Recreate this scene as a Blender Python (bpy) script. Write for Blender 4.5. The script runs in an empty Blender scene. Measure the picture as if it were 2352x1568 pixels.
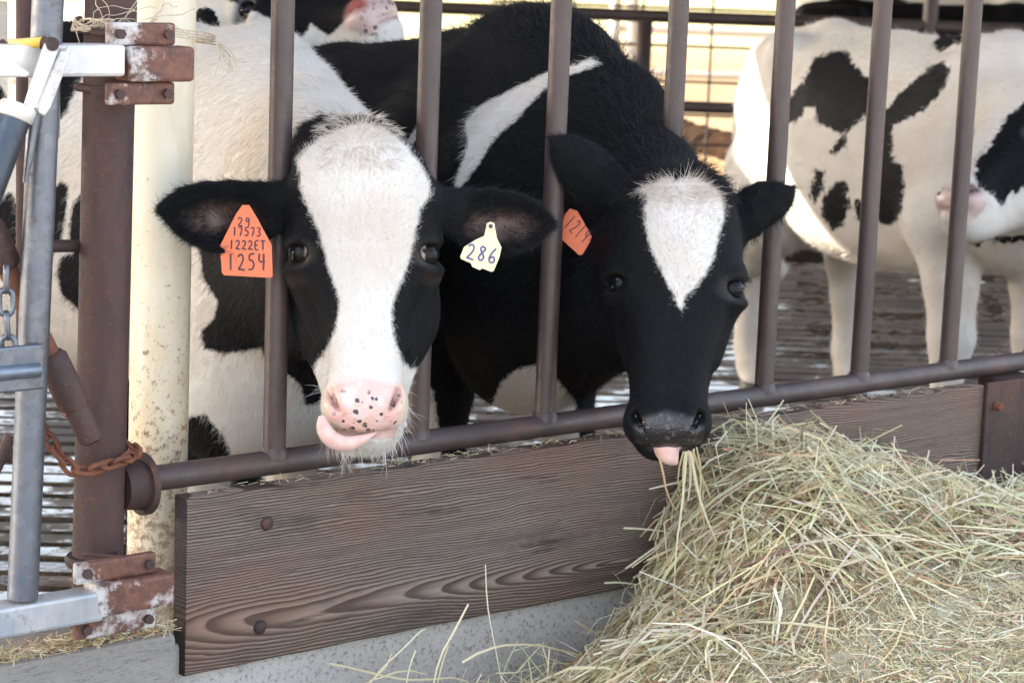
import bpy, bmesh, math, random
import numpy as np
from mathutils import Vector, Matrix

SC = bpy.context.scene
COL = SC.collection
R = math.radians
random.seed(7)
RNG = np.random.default_rng(11)

# ------------------------------------------------------------------ camera
PW, PH, FPX = 2352.0, 1568.0, 5165.2
CAM = np.array([0.0, -3.2725, 1.6])
YAW, PITCH, ROLL = 0.6934, -0.171, 0.0381
fw = np.array([math.sin(YAW) * math.cos(PITCH), math.cos(YAW) * math.cos(PITCH), math.sin(PITCH)])
_r0 = np.array([math.cos(YAW), -math.sin(YAW), 0.0])
_u0 = np.cross(_r0, fw)
rt = _r0 * math.cos(ROLL) + _u0 * math.sin(ROLL)
up = -_r0 * math.sin(ROLL) + _u0 * math.cos(ROLL)
cam_d = bpy.data.cameras.new('camera')
cam = bpy.data.objects.new('camera', cam_d)
COL.objects.link(cam)
cam.matrix_world = Matrix(((rt[0], up[0], -fw[0], CAM[0]), (rt[1], up[1], -fw[1], CAM[1]), (rt[2], up[2], -fw[2], CAM[2]), (0, 0, 0, 1)))
cam_d.sensor_fit = 'HORIZONTAL'
cam_d.sensor_width = 22.3
cam_d.lens = FPX / PW * 22.3
cam_d.clip_start = 0.05
cam_d.clip_end = 2000
cam_d.dof.use_dof = True
cam_d.dof.focus_distance = 3.85
cam_d.dof.aperture_fstop = 5.0
SC.camera = cam

# ------------------------------------------------------------------ sky, sun, exposure
SUN = np.array([-0.80, 0.74, 0.67]); SUN /= np.linalg.norm(SUN)
W = bpy.data.worlds.new('World'); SC.world = W
W.use_nodes = True
nt = W.node_tree; nt.nodes.clear()
sky = nt.nodes.new('ShaderNodeTexSky'); sky.sky_type = 'NISHITA'
sky.sun_disc = False
sky.sun_elevation = math.asin(SUN[2])
sky.sun_rotation = math.atan2(SUN[0], SUN[1])
sky.air_density = 1.0; sky.dust_density = 4.0; sky.ozone_density = 0.6
bg = nt.nodes.new('ShaderNodeBackground'); bg.inputs['Strength'].default_value = 0.15
wo = nt.nodes.new('ShaderNodeOutputWorld')
hs = nt.nodes.new('ShaderNodeHueSaturation'); hs.inputs['Saturation'].default_value = .6      # hazy white day
nt.links.new(sky.outputs[0], hs.inputs['Color']); nt.links.new(hs.outputs[0], bg.inputs['Color']); nt.links.new(bg.outputs[0], wo.inputs['Surface'])
sd = bpy.data.lights.new('sun', 'SUN'); sd.energy = 4.5; sd.angle = R(0.5); sd.color = (1.0, 0.91, 0.77)
so = bpy.data.objects.new('sun', sd); COL.objects.link(so)
so.rotation_euler = Vector(SUN).to_track_quat('Z', 'Y').to_euler()
SC.view_settings.view_transform = 'Standard'
SC.view_settings.look = 'None'
SC.view_settings.exposure = 2.6
SC.view_settings.gamma = 1.0
SC.view_settings.use_curve_mapping = False
SC.cycles.max_bounces = 8
SC.cycles.use_denoising = True

# ------------------------------------------------------------------ helpers
def ray(x, y): return fw + rt * (x - PW / 2) / FPX + up * (PH / 2 - y) / FPX
def at(x, y, D): return CAM + ray(x, y) * D
def ony(x, y, Y=0.0):
    d = ray(x, y); return CAM + d * (Y - CAM[1]) / d[1]
def onz(x, y, Z=0.0):
    d = ray(x, y); return CAM + d * (Z - CAM[2]) / d[2]

def link(o, parent=None):
    COL.objects.link(o)
    if parent is not None:
        o.parent = parent
        o.matrix_parent_inverse = parent.matrix_basis.inverted()
    return o
def tag(o, label=None, cat=None, group=None, kind=None):
    if label: o['label'] = label
    if cat: o['category'] = cat
    if group: o['group'] = group
    if kind: o['kind'] = kind
    return o
def empty(name, loc, label=None, cat=None, group=None, kind=None):
    o = bpy.data.objects.new(name, None); o.location = loc; o.empty_display_size = 0.1
    link(o); bpy.context.view_layer.update()
    return tag(o, label, cat, group, kind)

class MB:
    """collects simple solids into one mesh"""
    def __init__(self): self.v = []; self.f = []; self.smooth = []
    def add(self, vs, fs, smooth=False):
        n = len(self.v); self.v += [tuple(map(float, p)) for p in vs]
        for f in fs: self.f.append(tuple(i + n for i in f)); self.smooth.append(smooth)
    def box(self, lo, hi, M=None):
        x0, y0, z0 = lo; x1, y1, z1 = hi
        vs = [(x0, y0, z0), (x1, y0, z0), (x1, y1, z0), (x0, y1, z0), (x0, y0, z1), (x1, y0, z1), (x1, y1, z1), (x0, y1, z1)]
        if M is not None: vs = [M @ Vector(p) for p in vs]
        self.add(vs, [(3, 2, 1, 0), (4, 5, 6, 7), (0, 1, 5, 4), (1, 2, 6, 5), (2, 3, 7, 6), (3, 0, 4, 7)])
        return self
    def tube(self, pts, rad, n=16, cap=True, closed=False):
        pts = [np.asarray(p, float) for p in pts]; m = len(pts)
        if not hasattr(rad, '__len__'): rad = [rad] * m
        rings = []; prev = None
        for i in range(m):
            if closed: t = pts[(i + 1) % m] - pts[i - 1]
            else: t = pts[min(i + 1, m - 1)] - pts[max(i - 1, 0)]
            t = t / (np.linalg.norm(t) + 1e-12)
            if prev is None:
                a = np.array([0, 0, 1.0]) if abs(t[2]) < .9 else np.array([1.0, 0, 0])
                s = np.cross(t, a)
            else: s = prev - t * (prev @ t)
            s /= np.linalg.norm(s) + 1e-12; prev = s; b = np.cross(t, s)
            rings.append([pts[i] + rad[i] * (s * math.cos(2 * math.pi * k / n) + b * math.sin(2 * math.pi * k / n)) for k in range(n)])
        vs = [p for rr in rings for p in rr]; fs = []
        for i in range(m if closed else m - 1):
            for k in range(n):
                a, b2 = i * n + k, i * n + (k + 1) % n
                j = (i + 1) % m
                fs.append((a, b2, j * n + (k + 1) % n, j * n + k))
        self.add(vs, fs, True)
        if cap and not closed:
            self.add(rings[0], [tuple(range(n))[::-1]]); self.add(rings[-1], [tuple(range(n))])
        return self
    def sphere(self, c, r, n=20, m=12, sc=(1, 1, 1)):
        vs = []; fs = []
        for i in range(m + 1):
            th = math.pi * i / m
            for k in range(n):
                ph = 2 * math.pi * k / n
                vs.append((c[0] + sc[0] * r * math.sin(th) * math.cos(ph), c[1] + sc[1] * r * math.sin(th) * math.sin(ph), c[2] + sc[2] * r * math.cos(th)))
        for i in range(m):
            for k in range(n):
                fs.append((i * n + k, (i + 1) * n + k, (i + 1) * n + (k + 1) % n, i * n + (k + 1) % n))
        self.add(vs, fs, True); return self
    def prism(self, poly, d, M=None):
        """poly: 3D points in order; d: extrusion vector"""
        n = len(poly); a = [np.asarray(p, float) for p in poly]; b = [p + np.asarray(d) for p in a]
        self.add(a + b, [tuple(range(n))[::-1], tuple(range(n, 2 * n))] + [(i, (i + 1) % n, n + (i + 1) % n, n + i) for i in range(n)])
        return self
    def mesh(self, name):
        me = bpy.data.meshes.new(name); me.from_pydata(self.v, [], self.f)
        me.polygons.foreach_set('use_smooth', self.smooth); me.update(); return me
    def build(self, name, mat, parent=None, bevel=0.0, fix=True):
        me = self.mesh(name)
        if fix:
            bm = bmesh.new(); bm.from_mesh(me); bmesh.ops.recalc_face_normals(bm, faces=bm.faces)
            bm.to_mesh(me); bm.free()
        if mat: me.materials.append(mat)
        o = bpy.data.objects.new(name, me); link(o, parent)
        if bevel:
            b = o.modifiers.new('bevel', 'BEVEL'); b.width = bevel; b.segments = 2; b.limit_method = 'ANGLE'; b.angle_limit = R(40)
        return o

# ------------------------------------------------------------------ materials
class NT:
    def __init__(self, name):
        self.m = bpy.data.materials.new(name); self.m.use_nodes = True
        self.t = self.m.node_tree; self.b = self.t.nodes['Principled BSDF']
        self.co = self.t.nodes.new('ShaderNodeTexCoord').outputs['Object']
    def n(self, typ, **k):
        nd = self.t.nodes.new(typ)
        for a, b in k.items(): setattr(nd, a, b)
        return nd
    def put(self, sock, v):
        if isinstance(v, bpy.types.NodeSocket): self.t.links.new(v, sock)
        elif isinstance(v, (tuple, list)) and len(v) == 3 and sock.type == 'RGBA': sock.default_value = (*v, 1)
        else: sock.default_value = v
    def noise(self, scale, detail=4, rough=.6, vec=None, stretch=None, dist=0.0):
        nd = self.n('ShaderNodeTexNoise'); nd.inputs['Scale'].default_value = scale
        nd.inputs['Detail'].default_value = detail; nd.inputs['Roughness'].default_value = rough; nd.inputs['Distortion'].default_value = dist
        v = vec if vec is not None else self.co
        if stretch:
            mp = self.n('ShaderNodeMapping'); mp.inputs['Scale'].default_value = stretch; self.put(mp.inputs[0], v); v = mp.outputs[0]
        self.put(nd.inputs['Vector'], v); return nd.outputs['Fac']
    def math(self, op, a, b=0.0, c=None, clamp=False):
        nd = self.n('ShaderNodeMath', operation=op); nd.use_clamp = clamp
        self.put(nd.inputs[0], a); self.put(nd.inputs[1], b)
        if c is not None: self.put(nd.inputs[2], c)
        return nd.outputs[0]
    def ramp(self, fac, stops, interp='LINEAR'):
        nd = self.n('ShaderNodeValToRGB'); cr = nd.color_ramp; cr.interpolation = interp
        while len(cr.elements) > 1: cr.elements.remove(cr.elements[-1])
        cr.elements[0].position = stops[0][0]; c = stops[0][1]; cr.elements[0].color = (*c, 1) if hasattr(c, '__len__') else (c, c, c, 1)
        for p, c in stops[1:]:
            e = cr.elements.new(p); e.color = (*c, 1) if hasattr(c, '__len__') else (c, c, c, 1)
        self.put(nd.inputs[0], fac); return nd.outputs[0]
    def mix(self, f, a, b, typ='MIX'):
        nd = self.n('ShaderNodeMix', data_type='RGBA', blend_type=typ)
        self.put(nd.inputs[0], f); self.put(nd.inputs[6], a); self.put(nd.inputs[7], b); return nd.outputs[2]
    def xyz(self, v=None):
        nd = self.n('ShaderNodeSeparateXYZ'); self.put(nd.inputs[0], v if v is not None else self.co); return nd.outputs
    def geo(self): return self.n('ShaderNodeNewGeometry').outputs['Position']
    def attr(self, name): return self.n('ShaderNodeAttribute', attribute_name=name)
    def bump(self, h, strength=.3, dist=.01):
        nd = self.n('ShaderNodeBump'); nd.inputs['Strength'].default_value = strength; nd.inputs['Distance'].default_value = dist
        self.put(nd.inputs['Height'], h); self.put(self.b.inputs['Normal'], nd.outputs[0]); return self
    def set(self, **k):
        for a, v in k.items(): self.put(self.b.inputs[a.replace('_', ' ')], v)
        return self

def mat_rust(name, dark=(.035, .022, .022), mid=(.075, .042, .038), hot=(.17, .06, .03), amount=.5, rough=.55, spec=.5, streak=2.0):
    k = NT(name); p = k.geo()
    a = k.noise(9, 6, .65, p, (1, 1, 1 / streak)); b = k.noise(70, 4, .7, p); c = k.noise(260, 2, .6, p)
    base = k.ramp(a, [(.3, dark), (.6, mid)])
    base = k.mix(k.ramp(k.math('ADD', k.math('MULTIPLY', a, .5), k.math('MULTIPLY', b, .5)), [(.62 - .25 * amount, 0), (.72 - .15 * amount, 1)]), base, hot)
    base = k.mix(k.ramp(c, [(.66, 0), (.74, .55)]), base, (.2, .17, .15))
    k.set(Base_Color=base, Roughness=k.ramp(b, [(.3, rough - .12), (.7, rough + .18)]), Specular_IOR_Level=spec)
    k.bump(k.math('ADD', b, k.math('MULTIPLY', c, .5)), .35, .0012)
    return k.m
M = {}
M['bar'] = mat_rust('painted_pipe', (.044, .030, .029), (.074, .051, .048), (.115, .052, .038), .32, .42, .55)
M['rail'] = mat_rust('rail_pipe', (.048, .035, .036), (.080, .058, .056), (.15, .062, .035), .32, .45, .5)
M['rust'] = mat_rust('rusted_steel', (.036, .024, .024), (.072, .042, .039), (.115, .05, .035), .36, .62, .3, 4)
M['rust_red'] = mat_rust('red_rust', (.09, .04, .03), (.16, .068, .045), (.24, .09, .045), .6, .75, .2)
M['rust_dark'] = mat_rust('dark_rust', (.03, .022, .022), (.07, .042, .036), (.15, .06, .035), .35, .6, .3)
k = NT('worn_rust_plate'); p = k.geo(); a = k.noise(11, 5, .6, p); b = k.noise(60, 5, .75, p)
ru = k.mix(k.ramp(b, [(.35, 0), (.65, 1)]), (.075, .036, .03), (.19, .075, .045))
f = k.ramp(k.math('ADD', k.math('MULTIPLY', a, .75), k.math('MULTIPLY', b, .25)), [(.49, 0), (.56, 1)])
k.set(Base_Color=k.mix(f, ru, k.mix(k.ramp(b, [(.4, 0), (.7, .6)]), (.55, .55, .55), (.40, .29, .22))), Roughness=.62).bump(k.math('ADD', b, k.math('MULTIPLY', f, .5)), .4, .0015); M['rust_worn'] = k.m
def mat_galv(name, c0=(.13, .145, .175), c1=(.20, .215, .25), dirt=(.13, .09, .06), white=0.0):
    k = NT(name); p = k.geo()
    a = k.noise(14, 5, .6, p, (1, 1, .35)); b = k.noise(90, 3, .6, p); v = k.n('ShaderNodeTexVoronoi'); v.inputs['Scale'].default_value = 55; k.put(v.inputs['Vector'], p)
    base = k.mix(v.outputs['Color'], c0, c1)
    base = k.mix(k.ramp(a, [(.35, 0), (.6, 1)]), base, k.mix(.5, base, (.55, .56, .58) if white else c0))
    if white: base = k.mix(k.ramp(k.noise(5, 4, .6, p), [(.36, 0), (.5, white)]), base, (.66, .61, .56))
    base = k.mix(k.ramp(k.math('ADD', k.math('MULTIPLY', a, .55), k.math('MULTIPLY', b, .45)), [(.55, 0), (.68, .8)]), base, dirt)
    k.set(Base_Color=base, Metallic=.25 if white else .8, Roughness=k.ramp(b, [(.3, .30), (.7, .52)])).bump(b, .2, .001)
    return k.m
M['galv'] = mat_galv('galvanised_pipe')
M['galv_white'] = mat_galv('pale_galvanised_tube', (.45, .45, .46), (.58, .57, .56), (.35, .22, .15), .9)
M['galv_blue'] = mat_galv('blue_grey_galvanised', (.22, .27, .34), (.30, .35, .42), (.12, .10, .09))
M['galv_worn'] = mat_galv('worn_tube', (.17, .20, .24), (.25, .28, .32), (.16, .09, .055), .28)
M['pipe_grey'] = mat_galv('grey_plastic_pipe', (.06, .075, .10), (.075, .09, .115), (.06, .06, .065))

k = NT('cream_pipe'); p = k.geo(); s = k.xyz(p)
st = k.noise(7, 6, .7, p, (1, 1, .3)); sp = k.noise(85, 3, .75, p)
c = k.mix(k.ramp(st, [(.42, 0), (.68, .75)]), (.80, .74, .60), (.62, .47, .27))
low = k.math('SUBTRACT', 1.05, s[2])      # splashed dirt near the bottom of the post
c = k.mix(k.math('MULTIPLY', k.ramp(k.math('ADD', k.math('MULTIPLY', sp, .8), k.math('MULTIPLY', low, .28)), [(.50, 0), (.62, 1)]), k.ramp(st, [(.35, .25), (.6, .9)])), c, (.20, .10, .05))
c = k.mix(k.ramp(k.noise(30, 2, .5, p), [(.74, 0), (.77, .8)]), c, (.25, .14, .08))
k.set(Base_Color=c, Roughness=.42); M['cream'] = k.m

# weathered board: annual rings of a tree cut along its length
k = NT('weathered_board'); p = k.geo(); s = k.xyz(p)
warp = k.noise(2.2, 3, .5, p, (1, 1, 3)); warp2 = k.noise(16, 3, .6, p, (.5, 1, 2.2))
zz = k.math('ADD', k.math('SUBTRACT', s[2], .43), k.math('MULTIPLY', k.math('SUBTRACT', s[0], 2.0), .02))
zz = k.math('ADD', zz, k.math('MULTIPLY', k.math('SUBTRACT', warp, .5), .045))
zz = k.math('ADD', zz, k.math('MULTIPLY', k.math('SUBTRACT', warp2, .5), .009))
dx = k.math('MULTIPLY', k.math('SUBTRACT', 3.12, s[0]), .052)
dep = k.math('ADD', dx, k.math('MULTIPLY', k.math('SUBTRACT', k.noise(1.3, 2, .5, p), .5), .03))
rad = k.math('SQRT', k.math('ADD', k.math('MULTIPLY', zz, zz), k.math('MULTIPLY', dep, dep)))
ph = k.math('FRACT', k.math('MULTIPLY', rad, 205))
line = k.ramp(ph, [(0, .1), (.10, 0), (.40, .35), (.72, .95), (.93, 1), (1, .1)])
fine = k.noise(60, 5, .7, p, (.035, 1, 1.6)); big = k.noise(3.5, 4, .6, p, (.6, 1, 1.4))
grey = k.ramp(k.math('ADD', k.math('MULTIPLY', s[0], .32), k.math('MULTIPLY', big, .55)), [(1.02, 0), (1.30, 1)])
light = k.mix(grey, (.27, .215, .172), (.36, .34, .315)); darkc = k.mix(grey, (.062, .045, .036), (.15, .137, .127))
base = k.mix(line, light, darkc)
base = k.mix(k.ramp(fine, [(.34, .55), (.6, 0)]), base, darkc)
edge = k.math('MULTIPLY', k.ramp(s[2], [(.60, 0), (.66, 1)]), k.ramp(s[0], [(0, 1), (1, 1)]))
red = k.math('MULTIPLY', k.ramp(big, [(.42, 0), (.66, .8)]), k.math('SUBTRACT', 1, grey))
base = k.mix(red, base, k.mix(line, (.25, .145, .105), (.10, .055, .04)))
base = k.mix(k.ramp(k.noise(5, 5, .7, p, (.8, 1, 3)), [(.56, 0), (.75, .6)]), base, (.045, .033, .03))
base = k.mix(k.ramp(k.noise(1.0, 3, .6, p, (55, 1, 1.6)), [(.69, 0), (.73, .5)]), base, (.42, .38, .34))
base = k.mix(k.ramp(k.noise(1.0, 6, .7, p, (3.0, 1, 26)), [(.60, 0), (.68, .75)]), base, (.03, .022, .02))
base = k.mix(k.ramp(k.noise(2.6, 5, .65, p), [(.55, 0), (.8, .30)]), base, (.20, .17, .15))
base = k.mix(k.math('MULTIPLY', k.math('LESS_THAN', s[0], 1.9585), .85), base, (.035, .028, .025))
k.set(Base_Color=base, Roughness=.78, Specular_IOR_Level=.25).bump(k.math('ADD', k.math('MULTIPLY', line, -.8), fine), .8, .003)
M['board'] = k.m
def mat_concrete(name, a, b, speck=.5, stretch=(1, 1, 1)):
    k = NT(name); p = k.geo()
    n1 = k.noise(4, 6, .65, p, stretch); n2 = k.noise(120, 3, .7, p, stretch); n3 = k.noise(22, 5, .7, p, stretch)
    c = k.mix(k.ramp(n1, [(.3, 0), (.7, 1)]), a, b)
    c = k.mix(k.ramp(k.noise(260, 2, .6, p), [(.5, 0), (.7, .3)]), c, tuple(x * .5 for x in a)); c = k.mix(k.ramp(n2, [(.54, 0), (.66, speck)]), c, tuple(x * .35 for x in a))
    c = k.mix(k.ramp(n3, [(.55, 0), (.8, .5)]), c, tuple(x * .6 for x in a))
    k.set(Base_Color=c, Roughness=.9, Specular_IOR_Level=.2).bump(k.math('ADD', n3, k.math('MULTIPLY', n2, .4)), .5, .004)
    return k.m
M['conc'] = mat_concrete('grey_concrete', (.34, .315, .285), (.47, .44, .405), .7)
M['conc_form'] = mat_concrete('board_marked_concrete', (.22, .20, .18), (.33, .30, .27), .45, (.35, 1, 2.5))

k = NT('wet_slat'); p = k.geo()
n1 = k.noise(2.1, 5, .65, p); n2 = k.noise(14, 5, .7, p); n3 = k.noise(60, 3, .6, p)
c = k.mix(k.ramp(n2, [(.35, 0), (.7, 1)]), (.040, .026, .017), (.145, .108, .078))
c = k.mix(k.ramp(n1, [(.48, 0), (.62, 1)]), c, (.035, .022, .014))
k.set(Base_Color=c, Roughness=k.ramp(k.math('ADD', k.math('MULTIPLY', n1, .65), k.math('MULTIPLY', n2, .35)), [(.46, .06), (.52, .62)]), Specular_IOR_Level=.9)
k.bump(k.math('ADD', n2, k.math('MULTIPLY', n3, .4)), .16, .004); M['slat'] = k.m
k = NT('slurry'); p = k.geo(); n = k.noise(6, 5, .7, p)
k.set(Base_Color=k.ramp(n, [(.3, (.008, .006, .005)), (.7, (.04, .026, .018))]), Roughness=.3).bump(n, .4, .01); M['slurry'] = k.m
k = NT('dry_dirt'); p = k.geo(); n1 = k.noise(.35, 6, .65, p); n2 = k.noise(3.2, 6, .7, p); s = k.xyz(p)
c = k.mix(k.ramp(n2, [(.3, 0), (.7, 1)]), (.15, .098, .052), (.25, .178, .10))
c = k.mix(k.ramp(n1, [(.52, 0), (.66, .8)]), c, (.17, .10, .055))
d = k.math('ADD', s[1], s[0])
c = k.mix(k.ramp(k.math('ADD', k.math('MULTIPLY', d, .01), k.math('MULTIPLY', n1, .3)), [(.68, 0), (.85, .85)]), c, (.36, .33, .17))
k.set(Base_Color=c, Roughness=.95, Specular_IOR_Level=.1).bump(n2, .6, .03); M['dirt'] = k.m
k = NT('damp_muck_and_shadow'); p = k.geo(); n2 = k.noise(7, 6, .7, p)
k.set(Base_Color=k.ramp(n2, [(.3, (.010, .006, .0035)), (.7, (.026, .0135, .007))]), Roughness=.95, Specular_IOR_Level=.04).bump(n2, .7, .03); M['muck_shadow'] = k.m  # lane's own dark brown, taken near black so the bank paints a shadow
M['alley'] = mat_concrete('alley_concrete', (.34, .33, .31), (.46, .44, .41))
k = NT('roof_sheet'); k.set(Base_Color=(.16, .15, .145), Roughness=.5, Metallic=.0); M['roof'] = k.m
k = NT('white_gate_paint'); k.set(Base_Color=(.8, .78, .74), Roughness=.4); M['whitepaint'] = k.m
k = NT('twine'); n = k.noise(40, 3); k.set(Base_Color=k.ramp(n, [(.3, (.42, .33, .23)), (.7, (.66, .56, .42))]), Roughness=.9); M['twine'] = k.m
k = NT('yellow_pin'); n = k.noise(30, 4); k.set(Base_Color=k.ramp(n, [(.42, (.75, .47, .07)), (.62, (.66, .52, .25)), (.7, (.25, .13, .06))]), Roughness=.5); M['yellow'] = k.m

# straw: one attribute colour per stalk
k = NT('hay'); a = k.attr('stalk_colour').outputs['Color']; n = k.noise(220, 2, .6, k.geo())
k.set(Base_Color=k.mix(.25, a, n, 'OVERLAY'), Roughness=.55, Specular_IOR_Level=.4)
tr = k.n('ShaderNodeBsdfTranslucent'); k.put(tr.inputs['Color'], a); mx = k.n('ShaderNodeMixShader'); mx.inputs[0].default_value = .22
k.t.links.new(k.b.outputs[0], mx.inputs[1]); k.t.links.new(tr.outputs[0], mx.inputs[2])
k.t.links.new(mx.outputs[0], k.t.nodes['Material Output'].inputs['Surface']); M['hay'] = k.m
k = NT('hay_bed'); p = k.geo(); n = k.noise(45, 6, .8, p, (1, 1, 1), 1.5); n2 = k.noise(9, 3, .6, p)
k.set(Base_Color=k.mix(n2, k.ramp(n, [(.33, (.20, .16, .09)), (.6, (.60, .55, .37))]), k.ramp(n, [(.33, (.26, .20, .12)), (.6, (.66, .58, .41))])), Roughness=.9).bump(n, .9, .012); M['hay_bed'] = k.m

# coat: 'coat' > 0 is black hair; 'tint' carries bare skin (alpha = how bare)
def mat_coat(name, white=(.63, .60, .56), cream=(.50, .41, .32), cream_amt=.5, black=(.0045, .0045, .0055), rag=.016, rsc=75):
    k = NT(name); p = k.co
    c = k.attr('coat').outputs['Fac']; t = k.attr('tint')
    n = k.noise(rsc, 4, .65, p, None, .6); n2 = k.noise(6, 4, .6, p); hair = k.noise(160, 3, .6, p, (1, 1, .2))
    e = k.math('ADD', c, k.math('MULTIPLY', k.math('SUBTRACT', n, .5), rag))
    f = k.ramp(k.math('ADD', k.math('MULTIPLY', e, 140), .5, clamp=True), [(0, 0), (1, 1)])
    wh = k.mix(k.ramp(n2, [(.42, 0), (.75, cream_amt)]), white, cream)
    wh = k.mix(k.ramp(hair, [(.35, .18), (.6, 0)]), wh, cream)
    bl = k.mix(k.ramp(hair, [(.4, 0), (.75, 1)]), black, tuple(x * 2.2 for x in black))
    base = k.mix(f, wh, bl)
    base = k.mix(t.outputs['Alpha'], base, t.outputs['Color'])
    k.set(Base_Color=base, Roughness=k.math('SUBTRACT', .62, k.math('MULTIPLY', t.outputs['Alpha'], .40)), Specular_IOR_Level=k.math('ADD', .09, k.math('MULTIPLY', t.outputs['Alpha'], .5)))
    k.bump(k.math('ADD', hair, k.math('MULTIPLY', n, .5)), .25, .004)
    return k.m
M['coat'] = mat_coat('cow_coat'); M['coat_far'] = mat_coat('far_cow_coat', rag=.055, rsc=34)
def spotted(name, scale, r):
    m = mat_coat(name); t = m.node_tree; pb = t.nodes['Principled BSDF']; old = pb.inputs['Base Color'].links[0].from_socket
    v = t.nodes.new('ShaderNodeTexVoronoi'); v.inputs['Scale'].default_value = scale; co = t.nodes.new('ShaderNodeTexCoord'); nz = t.nodes.new('ShaderNodeTexNoise'); nz.inputs['Scale'].default_value = scale * .8
    ad = t.nodes.new('ShaderNodeMix'); ad.data_type = 'VECTOR'; ad.inputs[0].default_value = .006
    t.links.new(co.outputs['Object'], nz.inputs['Vector']); t.links.new(co.outputs['Object'], ad.inputs[4]); t.links.new(nz.outputs['Color'], ad.inputs[5]); t.links.new(ad.outputs[1], v.inputs['Vector'])
    sub = t.nodes.new('ShaderNodeMath'); sub.operation = 'MULTIPLY_ADD'; t.links.new(v.outputs['Color'], sub.inputs[0]); sub.inputs[1].default_value = -r * .9; sub.inputs[2].default_value = r * 1.15
    lt = t.nodes.new('ShaderNodeMath'); lt.operation = 'SUBTRACT'; t.links.new(sub.outputs[0], lt.inputs[0]); t.links.new(v.outputs['Distance'], lt.inputs[1])
    am = t.nodes.new('ShaderNodeAttribute'); am.attribute_name = 'spots'
    mu = t.nodes.new('ShaderNodeMath'); mu.operation = 'MULTIPLY'; mu.use_clamp = True; t.links.new(lt.outputs[0], mu.inputs[0]); mu.inputs[1].default_value = 14
    m2 = t.nodes.new('ShaderNodeMath'); m2.operation = 'MULTIPLY'; m2.use_clamp = True; t.links.new(mu.outputs[0], m2.inputs[0]); t.links.new(am.outputs['Fac'], m2.inputs[1])
    v2 = t.nodes.new('ShaderNodeTexVoronoi'); v2.inputs['Scale'].default_value = scale * 2.3; t.links.new(ad.outputs[1], v2.inputs['Vector'])
    l2 = t.nodes.new('ShaderNodeMath'); l2.operation = 'MULTIPLY_ADD'; t.links.new(v2.outputs['Distance'], l2.inputs[0]); l2.inputs[1].default_value = -6; l2.inputs[2].default_value = 1.1; l2.use_clamp = True
    n9 = t.nodes.new('ShaderNodeTexNoise'); n9.inputs['Scale'].default_value = scale * .35; t.links.new(co.outputs['Object'], n9.inputs['Vector'])
    l3 = t.nodes.new('ShaderNodeMath'); l3.operation = 'MULTIPLY_ADD'; t.links.new(n9.outputs['Fac'], l3.inputs[0]); l3.inputs[1].default_value = 7; l3.inputs[2].default_value = -3.9; l3.use_clamp = True
    l4 = t.nodes.new('ShaderNodeMath'); l4.operation = 'MULTIPLY'; t.links.new(l2.outputs[0], l4.inputs[0]); t.links.new(l3.outputs[0], l4.inputs[1])
    l5 = t.nodes.new('ShaderNodeMath'); l5.operation = 'MULTIPLY'; t.links.new(l4.outputs[0], l5.inputs[0]); t.links.new(am.outputs['Fac'], l5.inputs[1])
    l6 = t.nodes.new('ShaderNodeMath'); l6.operation = 'MAXIMUM'; t.links.new(l5.outputs[0], l6.inputs[0]); t.links.new(m2.outputs[0], l6.inputs[1]); m2 = l6
    bp = [x for x in t.nodes if x.type == 'BUMP'][0]; v3 = t.nodes.new('ShaderNodeTexVoronoi'); v3.inputs['Scale'].default_value = scale * 3.2; t.links.new(ad.outputs[1], v3.inputs['Vector'])
    b2 = t.nodes.new('ShaderNodeBump'); b2.inputs['Distance'].default_value = .003; bs_ = t.nodes.new('ShaderNodeMath'); bs_.operation = 'MULTIPLY'; t.links.new(am.outputs['Fac'], bs_.inputs[0]); bs_.inputs[1].default_value = .35; t.links.new(bs_.outputs[0], b2.inputs['Strength'])
    t.links.new(v3.outputs['Distance'], b2.inputs['Height']); t.links.new(bp.outputs[0], b2.inputs['Normal']); b2.invert = True; t.links.new(b2.outputs[0], pb.inputs['Normal'])
    mx = t.nodes.new('ShaderNodeMix'); mx.data_type = 'RGBA'; t.links.new(m2.outputs[0], mx.inputs[0]); t.links.new(old, mx.inputs[6]); mx.inputs[7].default_value = (.055, .045, .055, 1); t.links.new(mx.outputs[2], pb.inputs['Base Color'])
    return m
M['coat_nose'] = spotted('cow_coat_freckled', 78, .43); M['coat_spot'] = spotted('cow_coat_mottled', 52, .42)
k = NT('cow_hair'); a = k.attr('hair_colour').outputs['Color']
k.set(Base_Color=a, Roughness=.42, Specular_IOR_Level=.26); M['hair'] = k.m
k = NT('eyeball'); a = k.attr('tint').outputs['Color']; k.set(Base_Color=a, Roughness=.07, Specular_IOR_Level=.2); M['eye'] = k.m
k = NT('tongue'); n = k.noise(60, 4); k.set(Base_Color=k.ramp(n, [(.3, (.60, .36, .32)), (.7, (.70, .50, .44))]), Roughness=.38, Subsurface_Weight=.15, Subsurface_Scale=.01); M['tongue'] = k.m
def mat_tag(name, c, dirt):
    k = NT(name); n = k.noise(25, 5, .7); k.set(Base_Color=k.mix(k.ramp(n, [(.52, 0), (.75, .5)]), c, dirt), Roughness=.45); return k.m
M['tag_orange'] = mat_tag('orange_tag', (.84, .20, .085), (.62, .15, .07))
M['tag_cream'] = mat_tag('cream_tag', (.72, .66, .42), (.58, .50, .29))
k = NT('marker_ink'); k.set(Base_Color=(.05, .035, .075), Roughness=.5); M['ink'] = k.m
k = NT('blue_ink'); k.set(Base_Color=(.075, .085, .24), Roughness=.5); M['ink_blue'] = k.m
k = NT('hoof'); k.set(Base_Color=(.06, .05, .04), Roughness=.5); M['hoof'] = k.m

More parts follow.
